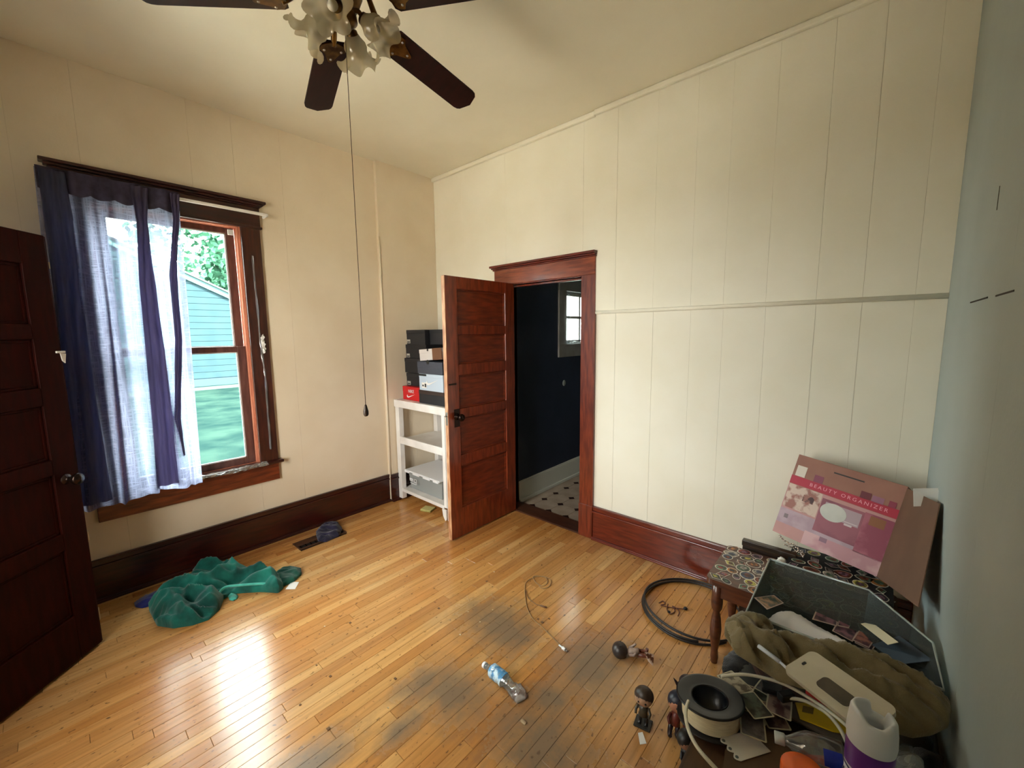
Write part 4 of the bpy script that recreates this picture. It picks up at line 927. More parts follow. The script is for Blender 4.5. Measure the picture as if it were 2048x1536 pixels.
for gx_ in range(11):
    for gy_ in range(7):
        x = 2.978+gx_*.0615+rnd.uniform(-.012, .012)+(.02 if gy_ % 2 else 0); y = -.717+gy_*.057+rnd.uniform(-.012, .012); r = rnd.uniform(.026, .037)
        x = min(max(x, 2.95+r), 3.63-r); y = min(max(y, -.745+r), -.345-r)
        sh_ = rnd.choice(('disc', 'disc', 'oval', 'rect', 'blob')); n = {'rect': 4}.get(sh_, 14); ph = rnd.uniform(0, 6)
        def ol(f_): return [(cos(2*pi*i/n)*r*f_*(1+.2*sin(3*2*pi*i/n+ph)*(sh_ == 'blob')), sin(2*pi*i/n)*r*f_*(.66 if sh_ in ('oval', 'rect') else .9)) for i in range(n)]
        M = Matrix.Translation((x, y, BZ+.0002+.00025*(k % 5))) @ Matrix.Rotation(ph, 4, 'Z')
        m_ = MB(); m_.prism(ol(1), .0003, M); m_.m = 1; m_.prism(ol(.86), .0003, M @ Matrix.Translation((0, 0, .0003)))
        m_.m = 2; m_.prism([(a_*.45, b_*.45) for a_, b_ in ol(1)], .0002, M @ Matrix.Translation((0.003, 0, .0006)))
        m_.build('sticker', [SRIM, SM[k % 12], SM[(k*5+3) % 12]], BE); k += 1
SC = thing('sticker_case', (3.41, -.33, BZ), 'flat dark case plastered with stickers under the lower edge of the pink carton', 'case')
MB().prism(rrect(3.225, -.50, 3.615, -.19, .02), .026, Matrix.Translation((0, 0, BZ+.003))).build('case_body', BLACKC, SC)
for gx_ in range(6):
    for gy_ in range(5):
        x = 3.262+gx_*.063+rnd.uniform(-.012, .012); y = -.472+gy_*.062+rnd.uniform(-.012, .012); r = rnd.uniform(.028, .038); x = min(max(x, 3.225+r), 3.615-r); y = min(max(y, -.50+r), -.19-r)
        sh_ = rnd.choice(('disc', 'oval', 'rect', 'blob')); n = {'rect': 4}.get(sh_, 14); ph = rnd.uniform(0, 6)
        M = Matrix.Translation((x, y, BZ+.0292+.00025*(k % 5))) @ Matrix.Rotation(ph, 4, 'Z')
        m_ = MB(); m_.prism(ol(1), .0003, M); m_.m = 1; m_.prism(ol(.88), .0003, M @ Matrix.Translation((0, 0, .0003)))
        m_.m = 2; m_.prism([(a_*.5, b_*.5) for a_, b_ in ol(1)], .0002, M @ Matrix.Translation((0.003, 0, .0006)))
        m_.build('sticker', [SRIM, SM[(k*7+1) % 12], SM[(k*3+2) % 12]], SC); k += 1
# dark board behind the bench
o = thing('dark_board', (3.2, -.30, 0), 'dark narrow wooden board standing behind the sticker bench against the wall', 'board')
a, b = PY(1487, 1078, -.32), PY(1592, 1108, -.32)
MB().box((a.x, -.335, .0), (b.x, -.305, a.z), .003).build('board', wood('black_brown_wood', (40, 26, 18), (24, 15, 10), axis=(.8, 5, 5)), o)
MB().box((a.x-.004, -.338, a.z-.03), (b.x+.004, -.302, a.z+.002), .004).build('moulded_edge', wood('black_brown_edge', (58, 40, 24), (30, 20, 12), axis=(.8, 5, 5)), o)
# white scrap + glitter chain on the bench
a = PZ(1562, 1120, BZ+.02)
tag(MB().merge(cloth([(a.x-.022, a.y-.03), (a.x+.018, a.y-.026), (a.x+.022, a.y+.02), (a.x-.016, a.y+.03)], BZ+.004, .035, 41, .005, 22, (1, 0), .015)).build('crumpled_tissue', WHITE), 'crumpled white tissue on the sticker bench', 'tissue')
GC = thing('beaded_chain', (*PY(1580, 1090, -.42)[:2], BZ), 'glittering silver beaded chain hanging below the pink box corner', 'chain')
mb = MB(); rnd = random.Random(3)
pth = smooth_path([PY(x, y, -.37) for x, y in [(1560, 1070), (1566, 1080), (1576, 1086), (1586, 1090), (1597, 1098), (1606, 1112), (1596, 1104), (1582, 1094), (1570, 1090)]], 6)
for q in pth: mb.ball(q+V((rnd.uniform(-.004, .004), rnd.uniform(-.004, .004), rnd.uniform(-.004, .004))), .0038, n=5)
mb.build('beads', mat('silver_bead', (220, 210, 200), .15, metal=1), GC)

# ------------------------------------------------------------------ BEAUTY ORGANIZER BOX (leans back in the corner)
def eul(a, b, c): return Matrix.Rotation(a, 4, 'Z') @ Matrix.Rotation(b, 4, 'X') @ Matrix.Rotation(c, 4, 'Y')
MX = Matrix.Translation((3.219, -.165, .971)) @ eul(-.138, -.357, .132)   # origin: top left front corner; x right, z up, y into the box
BXW, BXH, BXD = .426, .424, .13
o = bpy.data.objects.new('cosmetics_carton', None); COL.objects.link(o); o.matrix_world = MX; ORG[o.name] = V((0, 0, 0)); BX = o
tag(o, 'pink carton printed BEAUTY ORGANIZER leaning in the corner behind the sticker bench', 'box')
PINK = mat('pink_print', (196, 148, 148), .55, c2=(182, 130, 132), nscale=5)
BRP = mat('brown_pink_board', (158, 112, 96), .6, c2=(146, 100, 86), nscale=6)
MB().box((0, 0, -BXH), (BXW, BXD, 0), .002).build('carton_body', BRP, o, local=True)
def fp(name, c, x0, z0, x1, z1, d=.0008, c2=None, ns=30, parent=None):   # flat print on the front face; fractions of width / height from the top
    return MB().box((x0*BXW, -d, -z1*BXH), (x1*BXW, -d+.0009, -z0*BXH)).build(name, mat('print_%s_%d' % (name, len(bpy.data.materials)), c, .5, c2=c2, nscale=ns, ramp=(.45, .55)), parent or BX, local=True)
fp('photo_area', (184, 136, 134), .0, .37, 1, 1.0, c2=(188, 140, 142), ns=6)
fp('red_band', (172, 28, 58), .0, .265, 1, .365, .0016)
fp('dresser_photo', (206, 184, 172), .01, .37, .35, .66, .0014, (150, 96, 86), 18)
fp('dark_flower', (60, 30, 34), .18, .45, .29, .53, .002, (150, 100, 90), 40)
fp('mirror_photo', (150, 84, 100), .36, .41, .75, .80, .0014, (128, 66, 84), 5)
fp('mirror_backdrop', (172, 150, 160), .40, .44, .73, .60, .002)
fp('curtain_photo', (168, 92, 110), .75, .40, 1.0, .85, .0014, (140, 60, 84), 9)
fp('gold_cup', (136, 84, 50), .80, .42, .93, .52, .002)
fp('lilac_strip', (180, 156, 170), .0, .68, 1.0, .86, .0012, (170, 144, 158), 12)
fp('bedding_photo', (190, 140, 150), .30, .84, 1.0, 1.0, .0014, (208, 168, 174), 7)
fp('swatch', (132, 60, 84), .22, .18, .31, .265, .0016); fp('swatch', (104, 34, 48), .66, .19, .75, .27, .0016); fp('swatch', (150, 100, 124), .76, .20, .86, .27, .0016); fp('swatch', (140, 50, 74), .90, .20, .96, .27, .0016)
fp('white_sticker', (216, 208, 196), .03, .13, .13, .26, .0016)
fp('barcode_box', (120, 104, 112), .06, .74, .10, .79, .002); fp('barcode_box', (140, 104, 124), .45, .84, .52, .89, .002)
MB().box((.38*BXW, -.0016, -.098*BXH), (.66*BXW, -.0004, -.083*BXH)).build('hand_slot', BLACKP, BX, local=True)
MM = Matrix.Translation((.49*BXW, -.0022, -.535*BXH)) @ RX
MB().lathe([(.052, 0), (.052, .001)], 32, MM @ Matrix.Scale(.82, 4, V((0, 1, 0)))).build('mirror_oval', mat('mirror_print', (196, 196, 190), .4, c2=(170, 176, 170), nscale=6), BX, local=True)
MB().box((.60*BXW, -.003, -.585*BXH), (.72*BXW, -.002, -.575*BXH)).box((.61*BXW, -.003, -.62*BXH), (.68*BXW, -.002, -.60*BXH)).build('drawer_print', mat('drawer_print', (206, 190, 196), .4), BX, local=True)
write(MB(), 'BEAUTY ORGANIZER', .024, Matrix.Translation((.20*BXW, -.0024, -.330*BXH)) @ RX, 1.42).build('lettering', mat('pink_lettering', (232, 160, 176), .5), BX, local=True)
# brown side flap reaching to the grey wall and its white label
FL_ = MX.inverted()
tr_, br_ = V((BXW, 0, -.02*BXH)), V((BXW, 0, -BXH))
E1, E2 = FL_ @ PX(1881, 1008, 3.700), FL_ @ PX(1838, 1215, 3.702)
_n = (br_-tr_).cross(E1-tr_); _c = FL_ @ CAM; _d = (FL_ @ PX(1838, 1215, 3.6)) - _c; E2 = _c + _d*((tr_-_c).dot(_n)/_d.dot(_n))
mb = MB(); mb.quad(tr_, br_, E2, E1); fl_ = mb.build('side_flap', mat('brown_board', (110, 82, 64), .7, c2=(98, 72, 56), nscale=5), BX, local=True); fl_.modifiers.new('s', 'SOLIDIFY').thickness = .003
A1, A2, A3, A4 = [FL_ @ V((*PY(x, y, yy)[:3],)) for x, y, yy in ((1826, 977, -.45), (1876, 976, -.43), (1882, 1011, -.45), (1827, 1013, -.48))]
mb = MB(); mb.quad(A1, A2, A3, A4); wf_ = mb.build('white_flap', WHITE, BX, local=True); wf_.modifiers.new('s', 'SOLIDIFY').thickness = .002

# ------------------------------------------------------------------ CLEAR BIN with cards
BI = thing('clear_plastic_bin', (3.42, -1.0, TZ), 'smoky clear plastic bin holding loose cards between the bench and the olive shirt', 'bin')
rim = [(3.20, -.715), (3.53, -.722), (3.688, -.945), (3.694, -1.17), (3.205, -1.17)]
ins_ = [(3.225, -.785), (3.52, -.795), (3.665, -.98), (3.665, -1.14), (3.225, -1.14)]
t = bmesh.new(); lo = [t.verts.new((x, y, .462)) for x, y in ins_]; hi = [t.verts.new((x, y, .62)) for x, y in rim]
t.faces.new(lo)
for i in range(5): t.faces.new((lo[i], lo[(i+1) % 5], hi[(i+1) % 5], hi[i]))
bo = MB().merge(t).build('bin_wall', SMOKE, BI); bo.modifiers.new('s', 'SOLIDIFY').thickness = .003
MB().tube([V((x, y, .621)) for x, y in rim+rim[:1]], .004, 6).build('bin_rim', glassy('green_rim', (.55, .75, .68), .15, .1, .4), BI)
CBK = mat('card_border', (214, 194, 184), .5)
def card(name, pts, m_in, label, group, zlift=0, brd=.12):
    q = [V(p)+V((0, 0, zlift)) for p in pts]; c_ = sum(q, V((0, 0, 0)))/4; up = (q[1]-q[0]).cross(q[3]-q[0]).normalized(); up = up if up.z > 0 else -up
    m_ = MB(); m_.quad(*[p+up*.0 for p in q]); m_.quad(*[p-up*.0006 for p in q]); m_.m = 1; m_.quad(*[p.lerp(c_, brd)+up*.0004 for p in q])
    return tag(m_.build(name, [CBK, m_in]), label, 'card', group)
CIN = [mat('card_art_%d' % i, a, .4, c2=b, nscale=38, ramp=(.42, .58)) for i, (a, b) in enumerate([((96, 60, 76), (190, 130, 116)), ((84, 70, 84), (160, 116, 128)), ((60, 42, 62), (150, 104, 120)), ((84, 96, 86), (184, 148, 116))])]
cz = .475
def cq(px): return [V((*PZ(x, y, z)[:2], z)) for x, y, z in px]
G_ = 'loose cards in the clear bin'
card('collector_card', cq([(1508, 1195, .635), (1548, 1190, .625), (1568, 1206, .60), (1534, 1219, .63)]), CIN[3], 'greenish bordered card farthest left in the clear bin', G_)
card('collector_card', cq([(1591, 1188, .49), (1628, 1208, .48), (1611, 1222, .475), (1570, 1206, .48)]), CIN[0], 'reddish bordered card behind the white cloth, second from the left in the bin', G_, .001)
card('collector_card', cq([(1634, 1216, .49), (1681, 1224, .485), (1674, 1254, .48), (1624, 1240, .485)]), CIN[1], 'upright purple card in the middle of the clear bin', G_, .003)
card('collector_card', cq([(1681, 1225, .488), (1704, 1231, .485), (1698, 1259, .48), (1675, 1254, .483)]), CIN[2], 'narrow dark card overlapping the right end of the middle purple card', G_, .005)
card('collector_card', cq([(1672, 1248, .478), (1718, 1262, .475), (1705, 1284, .475), (1664, 1262, .478)]), CIN[1], 'dark card lower right of the middle purple card in the bin', G_, .001)
card('collector_card', cq([(1718, 1262, .478), (1752, 1278, .475), (1738, 1298, .475), (1704, 1282, .478)]), CIN[0], 'bordered card farthest right in the clear bin, top of a small fan', G_, .004)
card('collector_card', cq([(1722, 1264, .474), (1758, 1281, .472), (1744, 1303, .472), (1709, 1286, .474)]), CIN[2], 'card just under the farthest right card in the clear bin', G_, .001)
def leaning(name, px, m_, label, cat, th):
    q = cq(px); mb = MB(); t = bmesh.new(); n_ = (q[1]-q[0]).cross(q[2]-q[0]).normalized(); n_ = n_ if n_.z > 0 else -n_
    a_ = [t.verts.new(p) for p in q]; b_ = [t.verts.new(p+n_*th) for p in q]; t.faces.new(a_[::-1]); t.faces.new(b_)
    for i in range(4): t.faces.new((a_[i], a_[(i+1) % 4], b_[(i+1) % 4], b_[i]))
    return tag(mb.merge(t).build(name, m_), label, cat)
leaning('blue_folder', [(1745, 1290, .505), (1800, 1272, .575), (1868, 1322, .585), (1800, 1330, .515)], mat('blue_folder_print', (20, 40, 56), .5), 'dark blue folder leaning in the right end of the clear bin under the cream strip', 'folder', .003)
leaning('cream_strip', [(1722, 1248, .51), (1742, 1244, .52), (1797, 1285, .60), (1776, 1290, .59)], mat('cream_card_strip', (224, 216, 188), .6), 'long cream card strip leaning in the right end of the clear bin', 'card strip', .0015)
# low cardboard tray lip in the bin's shade: (dark inside)
# ------------------------------------------------------------------ OLIVE SHIRT over the bin and the table
OLV = fabric('olive_cotton', (122, 108, 76), (98, 86, 58), 8)
ol_px = [(1452, 1226), (1478, 1216), (1512, 1214), (1535, 1226), (1552, 1250), (1590, 1262), (1650, 1272), (1700, 1284), (1752, 1300), (1800, 1318), (1840, 1338), (1880, 1362), (1905, 1385), (1914, 1408), (1900, 1424), (1868, 1432), (1830, 1432), (1792, 1420), (1745, 1396), (1700, 1372), (1655, 1350), (1610, 1338), (1560, 1322), (1515, 1296), (1475, 1274), (1450, 1244)]
OS = thing('olive_shirt', (3.4, -1.3, TZ), 'crumpled olive green shirt sprawled over the clear bin and the table', 'shirt')
zp = .655
pol = px_poly(ol_px, zp)
pol = [(min(x, 3.70), y) for x, y in pol]
def obase(x, y): return .626 - .25*max(0, -1.24-y)
MB().merge(cloth(pol, TZ+.01, .085, 52, .006, 13, (1, -.55), .075, .95, base=obase)).build('shirt_body', OLV, OS)
MB().merge(cloth(px_poly([(1450, 1226), (1476, 1216), (1512, 1216), (1540, 1240), (1530, 1262), (1500, 1272), (1468, 1266)], .66), .60, .08, 57, .007, 12, (1, .2), .03, .6)).build('sleeve', fabric('pale_olive_cotton', (150, 138, 106), (120, 108, 80), 8), OS)
# support pile under the shirt
PU = thing('fabric_pile', (3.42, -1.42, TZ), 'dark folded clothes heaped on the table beneath the olive shirt', 'clothes')
pol2 = px_poly([(1490, 1248), (1560, 1262), (1700, 1290), (1850, 1345), (1890, 1385), (1860, 1388), (1800, 1368), (1700, 1318), (1600, 1284), (1520, 1260)], .64)
MB().merge(cloth([(min(max(x, 3.175), 3.70), y) for x, y in pol2], TZ+.002, .10, 61, .012, 6, (1, -.5), .03, .25)).build('folded_clothes', fabric('dark_cloth', (70, 60, 44), (50, 44, 34), 8), PU)
# white cloth inside the bin
tag(MB().merge(cloth(px_poly([(1537, 1222), (1552, 1210), (1578, 1205), (1600, 1212), (1640, 1236), (1690, 1262), (1745, 1296), (1700, 1300), (1640, 1284), (1600, 1270), (1560, 1262), (1545, 1248)], .585), .545, .05, 71, .008, 4, (1, -.6), .05, .25)).build('white_cloth', fabric('white_cotton', (226, 222, 224), (214, 210, 212), 5, bump=.2)), 'smooth white cloth lying along the top of the olive shirt', 'cloth')
# black cloth at the table corner
tag(MB().merge(cloth([(min(x, 3.30), y) for x, y in px_poly([(1448, 1310), (1462, 1296), (1478, 1292), (1500, 1284), (1518, 1290), (1520, 1312), (1500, 1326), (1478, 1342), (1450, 1346), (1444, 1330)], .46)], TZ+.002, .04, 81, .007, 9, (1, .4), .03)).build('black_pouch', fabric('charcoal_cloth', (34, 38, 42), (22, 24, 26), 12)), 'charcoal cloth pouch on the left corner of the low table', 'pouch')
# dark book / flat things on the table
def slab(name, px, z0, h, m_, label, cat, bev=.003, **kw):
    t_ = bmesh.new(); pts = [PZ(x, y, z0+h)[:2] for x, y in px]
    a_ = [t_.verts.new((min(x, 3.705), y, z0)) for x, y in pts]; b_ = [t_.verts.new((min(x, 3.705), y, z0+h)) for x, y in pts]
    t_.faces.new(a_[::-1]); t_.faces.new(b_); n_ = len(a_)
    for i in range(n_): t_.faces.new((a_[i], a_[(i+1) % n_], b_[(i+1) % n_], b_[i]))
    if bev: bmesh.ops.bevel(t_, geom=t_.edges[:], offset=bev, segments=2, affect='EDGES')
    return tag(MB().merge(t_).build(name, m_), label, cat, **kw)
slab('brown_leather_case', [(1502, 1316), (1540, 1300), (1640, 1368), (1662, 1400), (1600, 1412), (1520, 1352)], TZ, .03, mat('dark_leather', (66, 42, 34), .5, c2=(48, 30, 26), nscale=12), 'flat dark brown case on the table below the lower edge of the olive shirt', 'case')
slab('black_folder', [(1452, 1336), (1490, 1318), (1560, 1372), (1590, 1400), (1500, 1400), (1470, 1370)], TZ, .012, mat('black_vinyl', (26, 28, 28), .4), 'black flat folder between the spool and the dark brown case', 'folder')
ST = thing('plastic_stick', (*PZ(1570, 1332, .62)[:2], .62), 'thin bluish white plastic stick lying along the lower edge of the olive shirt', 'stick')
a, b, c, d = [V((*PZ(x, y, .645)[:2], .645)) for x, y in ((1517, 1292), (1560, 1324), (1575, 1338), (1618, 1374))]
MB().tube([a, a.lerp(b, .05), b], .0062, 8).build('thick_end', mat('bluish_white', (206, 214, 228), .35), ST)
MB().tube([b, c, c.lerp(d, .2), d], lambda u: .0035+.002*u, 8).build('thin_end', mat('bluish_white_thin', (200, 210, 226), .35), ST)
slab('red_booklet', [(1603, 1366), (1618, 1374), (1672, 1420), (1660, 1428), (1628, 1404)], TZ+.033, .014, mat('red_cover', (190, 34, 26), .45), 'narrow red booklet edge between the stick and the yellow card', 'book', .001)
# beige plastic lid with a dark window
LD = thing('beige_plastic_tray', (*PZ(1690, 1385, .58)[:2], .56), 'rounded beige plastic tray with dark oval window lying on the olive shirt', 'tray')
q0, q1, q2, q3 = [V((*PZ(x, y, z)[:2], z)) for x, y, z in ((1588, 1334, .655), (1626, 1306, .675), (1800, 1428, .685), (1720, 1462, .655))]
ux = (q2-q1); uy = (q0-q1); nn = ux.cross(uy).normalized(); nn = nn if nn.z > 0 else -nn
lx = ux.length; uxn = ux.normalized(); uyn = nn.cross(uxn).normalized(); uyn = uyn if uyn.dot(uy) > 0 else -uyn; ly = abs(uy.dot(uyn))*1.3+.012
MT = Matrix(((uxn.x, uyn.x, nn.x, q1.x), (uxn.y, uyn.y, nn.y, q1.y), (uxn.z, uyn.z, nn.z, q1.z), (0, 0, 0, 1)))
MB().prism(rrect(0, 0, lx, ly, .018), .012, MT).build('tray_shell', mat('beige_plastic', (196, 188, 168), .3, c2=(180, 172, 152), nscale=9), LD)
MB().prism(rrect(lx*.34, ly*.42, lx*.72, ly*.78, .012), .0015, MT @ Matrix.Translation((0, 0, .012))).build('dark_window', mat('dark_window', (74, 66, 54), .35, c2=(58, 50, 42), nscale=20), LD)
MB().prism(rrect(lx*.075, ly*.44, lx*.105, ly*.56, .003), .0015, MT @ Matrix.Translation((0, 0, .012))).build('slot', BLACKP, LD)
# yellow card
slab('yellow_card', [(1590, 1404), (1640, 1408), (1690, 1430), (1706, 1470), (1665, 1462), (1600, 1436)], TZ+.05, .004, mat('yellow_cover', (220, 186, 22), .45, c2=(206, 170, 18), nscale=6), 'bright yellow card lying between the two white cable loops', 'card', .001)
o = bpy.data.objects['yellow_card']
pp = [V((*PZ(x, y, TZ+.055)[:2], TZ+.0545)) for x, y in ((1606, 1411), (1628, 1416), (1626, 1428), (1604, 1423))]
MB().prism([p[:2] for p in pp], .0006, Matrix.Translation((0, 0, TZ+.0542))).build('printed_block', mat('dark_print', (120, 96, 20), .5), o)
# stack of magazines under the yellow card
for i in range(6):
    dx = random.uniform(-4, 4)
    slab('magazine', [(1556+dx, 1420), (1600+dx, 1400), (1712, 1452+dx), (1716, 1492), (1660+dx, 1476)], TZ+.001+i*.008, .0072, mat('magazine_%d' % i, ((54, 46, 40), (150, 136, 120), (36, 32, 34), (120, 110, 96), (44, 42, 46), (96, 84, 72))[i], .5), 'thin magazine in the pile under the yellow card, %s' % ('at the very bottom', 'second from the bottom, pale', 'third from the bottom, black', 'fourth from the bottom, tan', 'dark one, second from the top', 'topmost, brown')[i], 'magazine', .001, group='magazines under the yellow card')
# loose cards beside the spool
rnd = random.Random(21); GC2 = 'loose cards heaped beside the black spool'
spots = [(1492, 1352, 22, 'pale grey card half under the top loop of white cable'), (1512, 1365, -35, 'cream-edged card upper middle of the card heap'), (1500, 1392, 10, 'dark glossy card in the centre of the card heap'), (1530, 1400, 55, 'brown card right of centre in the card heap'), (1545, 1382, 80, 'tilted card at the right edge of the card heap'), (1520, 1425, -20, 'cream card at the front of the card heap'), (1545, 1430, 35, 'cream card with dark mark at the front right of the heap'), (1492, 1432, 70, 'greenish card tucked beside the lower flange of the spool'), (1505, 1450, 15, 'card lying flat on the table in front of the heap'), (1470, 1366, 60, 'purple-grey card touching the top flange of the spool'), (1558, 1412, 5, 'thin card bridging the heap and the magazines'), (1508, 1410, 48, 'dark card with pale border low in the middle of the heap')]
CRB = [mat('heap_card_face_%d' % i, a, .3, c2=b, nscale=30, ramp=(.45, .55)) for i, (a, b) in enumerate([((96, 88, 84), (60, 52, 50)), ((172, 162, 138), (90, 78, 62)), ((70, 46, 44), (130, 110, 100)), ((84, 92, 78), (50, 48, 42))])]
for i, (x, y, an, lb) in enumerate(spots):
    z = TZ+.004+.006*i; c = PZ(x, y, z); M = Matrix.Translation((c.x, c.y, z)) @ Matrix.Rotation(R_(an), 4, 'Z') @ Matrix.Rotation(R_(rnd.uniform(-5, 5)), 4, 'X')
    m_ = MB(); m_.prism(rrect(-.032, -.044, .032, .044, .004, 2), .0008, M); m_.m = 1; m_.prism(rrect(-.028, -.040, .028, .040, .003, 2), .0003, M @ Matrix.Translation((0, 0, .0008)))
    tag(m_.build('heap_card', [mat('heap_card_edge_%d' % i, (176, 168, 140), .4), CRB[i % 4]]), lb, 'card', GC2)
# ------------------------------------------------------------------ BLACK SPOOL
c0 = PZ(1424, 1396, .52)
SPL = thing('wire_spool', (c0.x+.0, c0.y, TZ), 'black plastic spool wound with cream filament standing on the table edge', 'spool')
tilt = Matrix.Translation((c0.x, c0.y, TZ+.002)) @ Matrix.Rotation(R_(-4), 4, 'X') @ Matrix.Rotation(R_(-6), 4, 'Y')
FLG = mat('black_spool_plastic', (13, 14, 17), .32)
rs_ = .094
def ringprof(z): return [(.036, z), (rs_, z), (rs_+.001, z+.002), (rs_, z+.004), (.036, z+.004), (.036, z)]
MB().lathe(ringprof(.010), 48, tilt, cap=False).build('lower_flange', FLG, SPL)
MB().lathe([(.048, .072), (rs_-.004, .072), (rs_, .075), (rs_, .078), (rs_-.006, .079), (.064, .072), (.055, .0725), (.048, .0725), (.048, .072)], 48, tilt, cap=False).build('upper_flange', FLG, SPL)
MB().lathe([(.050, .074), (.046, .02), (.0005, .016)], 32, tilt, cap=False).build('core', FLG, SPL)
wp = [(.05, .014)]
for i in range(14): wp += [(.078, .016+i*.0040), (.0795, .018+i*.0040)]
wp += [(.05, .0725)]
MB().lathe(wp, 48, tilt, cap=False).build('filament', mat('cream_filament', (222, 214, 184), .4, c2=(206, 196, 164), nscale=30, stretch=(1, 1, 8)), SPL)
# white cable loops
WC = thing('white_cable', (3.35, -1.6, TZ), 'stiff white cable looping around the spool to the wipes tub', 'cable')
WCM = mat('white_cable_jacket', (214, 210, 190), .4)
def lift(pts): return smooth_path([V((*PZ(x, y, z)[:2], z)) for x, y, z in pts], 8)
MB().tube(lift([(1442, 1353, .55), (1480, 1349, .56), (1520, 1354, .56), (1570, 1369, .56), (1625, 1400, .56), (1670, 1432, .57), (1700, 1458, .58), (1720, 1480, .58)]), .0048).build('cable_loop', WCM, WC)
MB().tube(lift([(1578, 1396, .53), (1610, 1402, .54), (1650, 1424, .55), (1676, 1452, .56), (1692, 1482, .57), (1700, 1510, .57)]), .0048).build('cable_loop', WCM, WC)
MB().tube(lift([(1377, 1402, .55), (1371, 1425, .56), (1377, 1460, .57), (1395, 1495, .57), (1425, 1530, .56), (1455, 1560, .52)]), .0048).build('cable_loop', WCM, WC)
a = V((*PZ(1572, 1392, .53)[:2], .53)); MB().box((-.022, -.012, -.012), (.022, .012, .012), .004, Matrix.Translation(a) @ Matrix.Rotation(.9, 4, 'Z')).build('connector', BLACKP, WC)
MB().box((-.03, -.018, -.008), (.03, .018, .008), .004, Matrix.Translation(V((*PZ(1545, 1378, .52)[:2], .52))) @ Matrix.Rotation(.3, 4, 'Z')).build('cable_clip', BLACKP, WC)
# scalloped card
sc_px = [(1442, 1474), (1500, 1462), (1542, 1504), (1482, 1523)]
q = [PZ(x, y, TZ+.03) for x, y in sc_px]; z = TZ+.03
oA, oB, oC, oD = [V(p[:2]) for p in q]; e_ = (oD-oA); outl = []
nrm = V((-e_.y, e_.x)).normalized(); nrm = -nrm if nrm.dot(oB-oA) > 0 else nrm
for kk in range(3):
    for i in range(7): u = (kk+i/7)/3; outl.append(tuple(oA+e_*u+nrm*.011*sin(pi*i/7)))
outl += [tuple(oD), tuple(oC), tuple(oB)]
SCC = tag(MB().prism(outl, .0015, Matrix.Translation((0, 0, z))).build('scalloped_card', mat('white_card_stock', (206, 202, 190), .5)), 'white card with scalloped left edge lying in front of the spool', 'card')
mb = MB()
for kk in range(3):
    c_ = oA+e_*((kk+.5)/3)+nrm*.002
    mb.cyl((c_.x, c_.y, z+.0012), (c_.x, c_.y, z+.0021), .0045, n=10)
mb.build('printed_mark', mat('grey_print', (90, 94, 90), .5), SCC)
slab('cardboard_pad', [(1450, 1496), (1528, 1456), (1600, 1500), (1560, 1545), (1446, 1545)], TZ, .028, mat('brown_cardboard', (92, 70, 46), .7, c2=(78, 58, 38), nscale=8), 'thick brown cardboard pad under the scalloped card', 'cardboard')
# clear bottle with blue label patch
def up(a_, b_): return Matrix.Translation(a_) @ (b_-a_).to_track_quat('Z', 'Y').to_matrix().to_4x4()
a, b = V((*PZ(1560, 1470, .545)[:2], .535)), V((*PZ(1690, 1512, .56)[:2], .55)); ln = (b-a).length; Mb = up(a, b)
CBT = thing('clear_bottle', (*a[:2], TZ), 'clear plastic bottle with square blue label lying by the wipes tub', 'bottle')
MB().lathe([(.010, 0), (.012, .016), (.014, .02), (.030, .045), (.036, .06), (.037, .08), (.035, .085), (.037, .09), (.037, ln-.004), (.03, ln)], 32, Mb).build('bottle_body', CLEAR, CBT)
MB().lathe([(.0135, -.012), (.0145, -.010), (.0145, .010), (.012, .012)], 20, Mb).build('cap', mat('cloudy_cap', (196, 200, 196), .3), CBT)
t = bmesh.new(); pr = None
viewdir = (CAM-a).normalized(); loc = Mb.to_3x3().inverted() @ viewdir; a0 = math.atan2(loc.y, loc.x)+.25
for i in range(9):
    an = a0-.5+i/8; c = [t.verts.new((cos(an)*.0376, sin(an)*.0376, zz)) for zz in (.092, .092+.038)]
    if pr: t.faces.new((pr[0], pr[1], c[1], c[0]))
    pr = c
MB().merge(t, Mb).build('blue_label', mat('cobalt_label', (20, 40, 150), .4), CBT)
# red tub with orange lid at the picture's bottom edge
c = PZ(1608, 1538, .56)
OR = thing('orange_lidded_tub', (c.x, c.y, TZ), 'red tub with orange lid at the bottom edge in front of the clear bottle', 'tub')
Mo = Matrix.Translation((c.x, c.y, TZ+.001))
MB().lathe([(.04, 0), (.043, .004), (.046, .09), (.044, .095)], 32, Mo).build('tub_body', mat('red_tub', (176, 30, 16), .35), OR)
MB().lathe([(.047, .092), (.048, .096), (.048, .112), (.045, .116), (.02, .117), (.0005, .117)], 32, Mo).build('lid', mat('orange_lid', (222, 96, 34), .35), OR)
slab('red_packet', [(1560, 1520), (1600, 1506), (1700, 1512), (1720, 1550), (1560, 1560)], TZ+.03, .02, mat('red_wrap', (186, 34, 20), .35, c2=(150, 20, 14), nscale=9), 'glossy red packet beside the orange-lidded tub', 'packet')
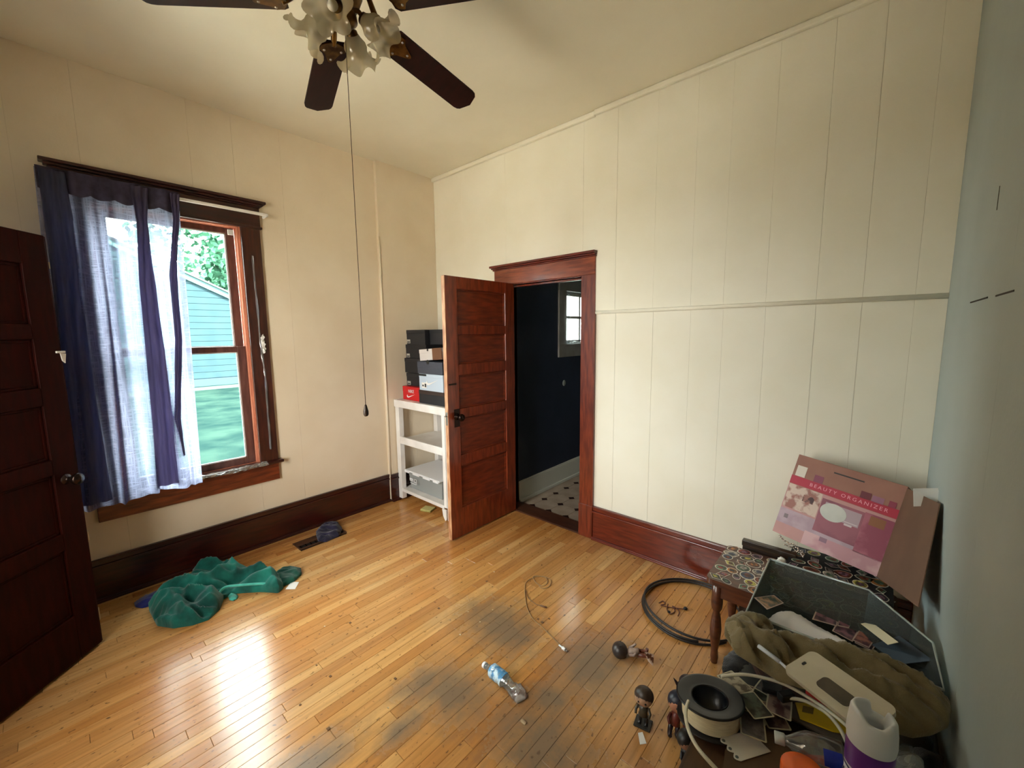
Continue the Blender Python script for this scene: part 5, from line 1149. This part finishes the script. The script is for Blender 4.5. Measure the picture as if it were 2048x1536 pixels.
# wipes tub
zt = .90
c = PZ(1742, 1480, .83); cb = V((c.x+.0, c.y-.0, TZ))
SPR = thing('wipes_tub', (cb.x, cb.y, TZ), 'tall tub with white open cap and purple band standing nearest the camera', 'tub')
Mo = Matrix.Translation((cb.x, cb.y, 0)) @ Matrix.Translation((0, 0, TZ+.001))
rr = .036; hh = .42
MB().lathe([(rr-.004, 0), (rr, .006), (rr, hh-.045), (rr-.003, hh-.036)], 40, Mo).build('tub_body', mat('white_label_tub', (222, 224, 232), .35), SPR)
MB().lathe([(rr+.0012, hh-.085), (rr+.0012, hh-.042), (rr-.001, hh-.036)], 40, Mo, cap=False).build('purple_band', mat('purple_band', (92, 26, 130), .3), SPR)
MB().lathe([(rr+.001, hh-.094), (rr+.001, hh-.090)], 40, Mo, cap=False).build('navy_line', mat('navy_line', (30, 34, 110), .35), SPR)
# cap: white cylinder with a cut-away front and a round well
t = bmesh.new(); n = 72; rings = []
aC = math.atan2(CAM.y-cb.y, CAM.x-cb.x)
aL = math.atan2(-RIGHT.y, -RIGHT.x)      # towards the left of the picture
for j, (r_, z_) in enumerate([(rr+.001, -.036), (rr+.0025, -.022), (rr+.0015, .0), (rr-.001, .024), (rr-.004, .030), (rr-.008, .0305), (rr-.0105, .026), (rr-.012, .006), (.0185, .004), (.0175, -.004), (.016, -.022), (.0005, -.024)]):
    rg = []
    for i in range(n):
        an = 2*pi*i/n; zz = z_
        if 2 < j < 7:
            c_ = cos(an-aL)
            dn = abs((an-(aC+2.9)+pi) % (2*pi)-pi); dn2 = abs((an-(aC+.2)+pi) % (2*pi)-pi)
            sm2 = lambda q: max(0, min(1, q))**2*(3-2*max(0, min(1, q)))
            k_ = 1-.9*sm2((.5-dn)/.16) - .45*sm2((.9-dn2)/.6)
            zz = .004 + (z_-.004)*max(.08, k_)*(1+.18*c_)
        rg.append(t.verts.new((cos(an)*r_, sin(an)*r_, hh+zz)))
    rings.append(rg)
for j in range(len(rings)-1):
    for i in range(n): f = t.faces.new((rings[j][i], rings[j][(i+1) % n], rings[j+1][(i+1) % n], rings[j+1][i])); f.smooth = True
MB().merge(t, Mo).build('white_cap', mat('white_cap', (214, 218, 224), .4), SPR)
# letters on the tub, wrapped round the side facing the camera
tx = text_mesh('fab', .03); a0 = math.atan2(CAM.y-cb.y, CAM.x-cb.x)
for v in tx.verts:
    an = a0 + (v.co.x-.05)/rr; z_ = v.co.y; k_ = rr+.0016+v.co.z; v.co = V((cos(an)*k_, sin(an)*k_, hh-.125+z_))
MB().merge(tx, Mo).build('lettering', mat('navy_letter', (24, 30, 110), .4), SPR)
# crumpled clear bag, black bag near the wall
tag(MB().merge(cloth([(min(x, 3.69), y) for x, y in px_poly([(1790, 1462), (1820, 1450), (1850, 1490), (1860, 1536), (1800, 1540)], .60)], TZ+.1, .10, 91, .008, 12, (1, 1), .03, .7)).build('clear_bag', glassy('bag_plastic', (.8, .82, .84), .2, .1, .2)), 'crumpled clear plastic bag between the wipes tub and the grey wall', 'bag')
tag(MB().merge(cloth([(min(x, 3.70), y) for x, y in px_poly([(1800, 1428), (1860, 1432), (1905, 1424), (1926, 1480), (1935, 1560), (1780, 1560), (1760, 1470)], .58)], TZ+.002, .13, 95, .012, 6, (0, 1), .04, .35)).build('black_bag', fabric('black_nylon', (24, 24, 26), (16, 15, 17), 9)), 'black bag slumped against the grey wall below the olive shirt', 'bag')
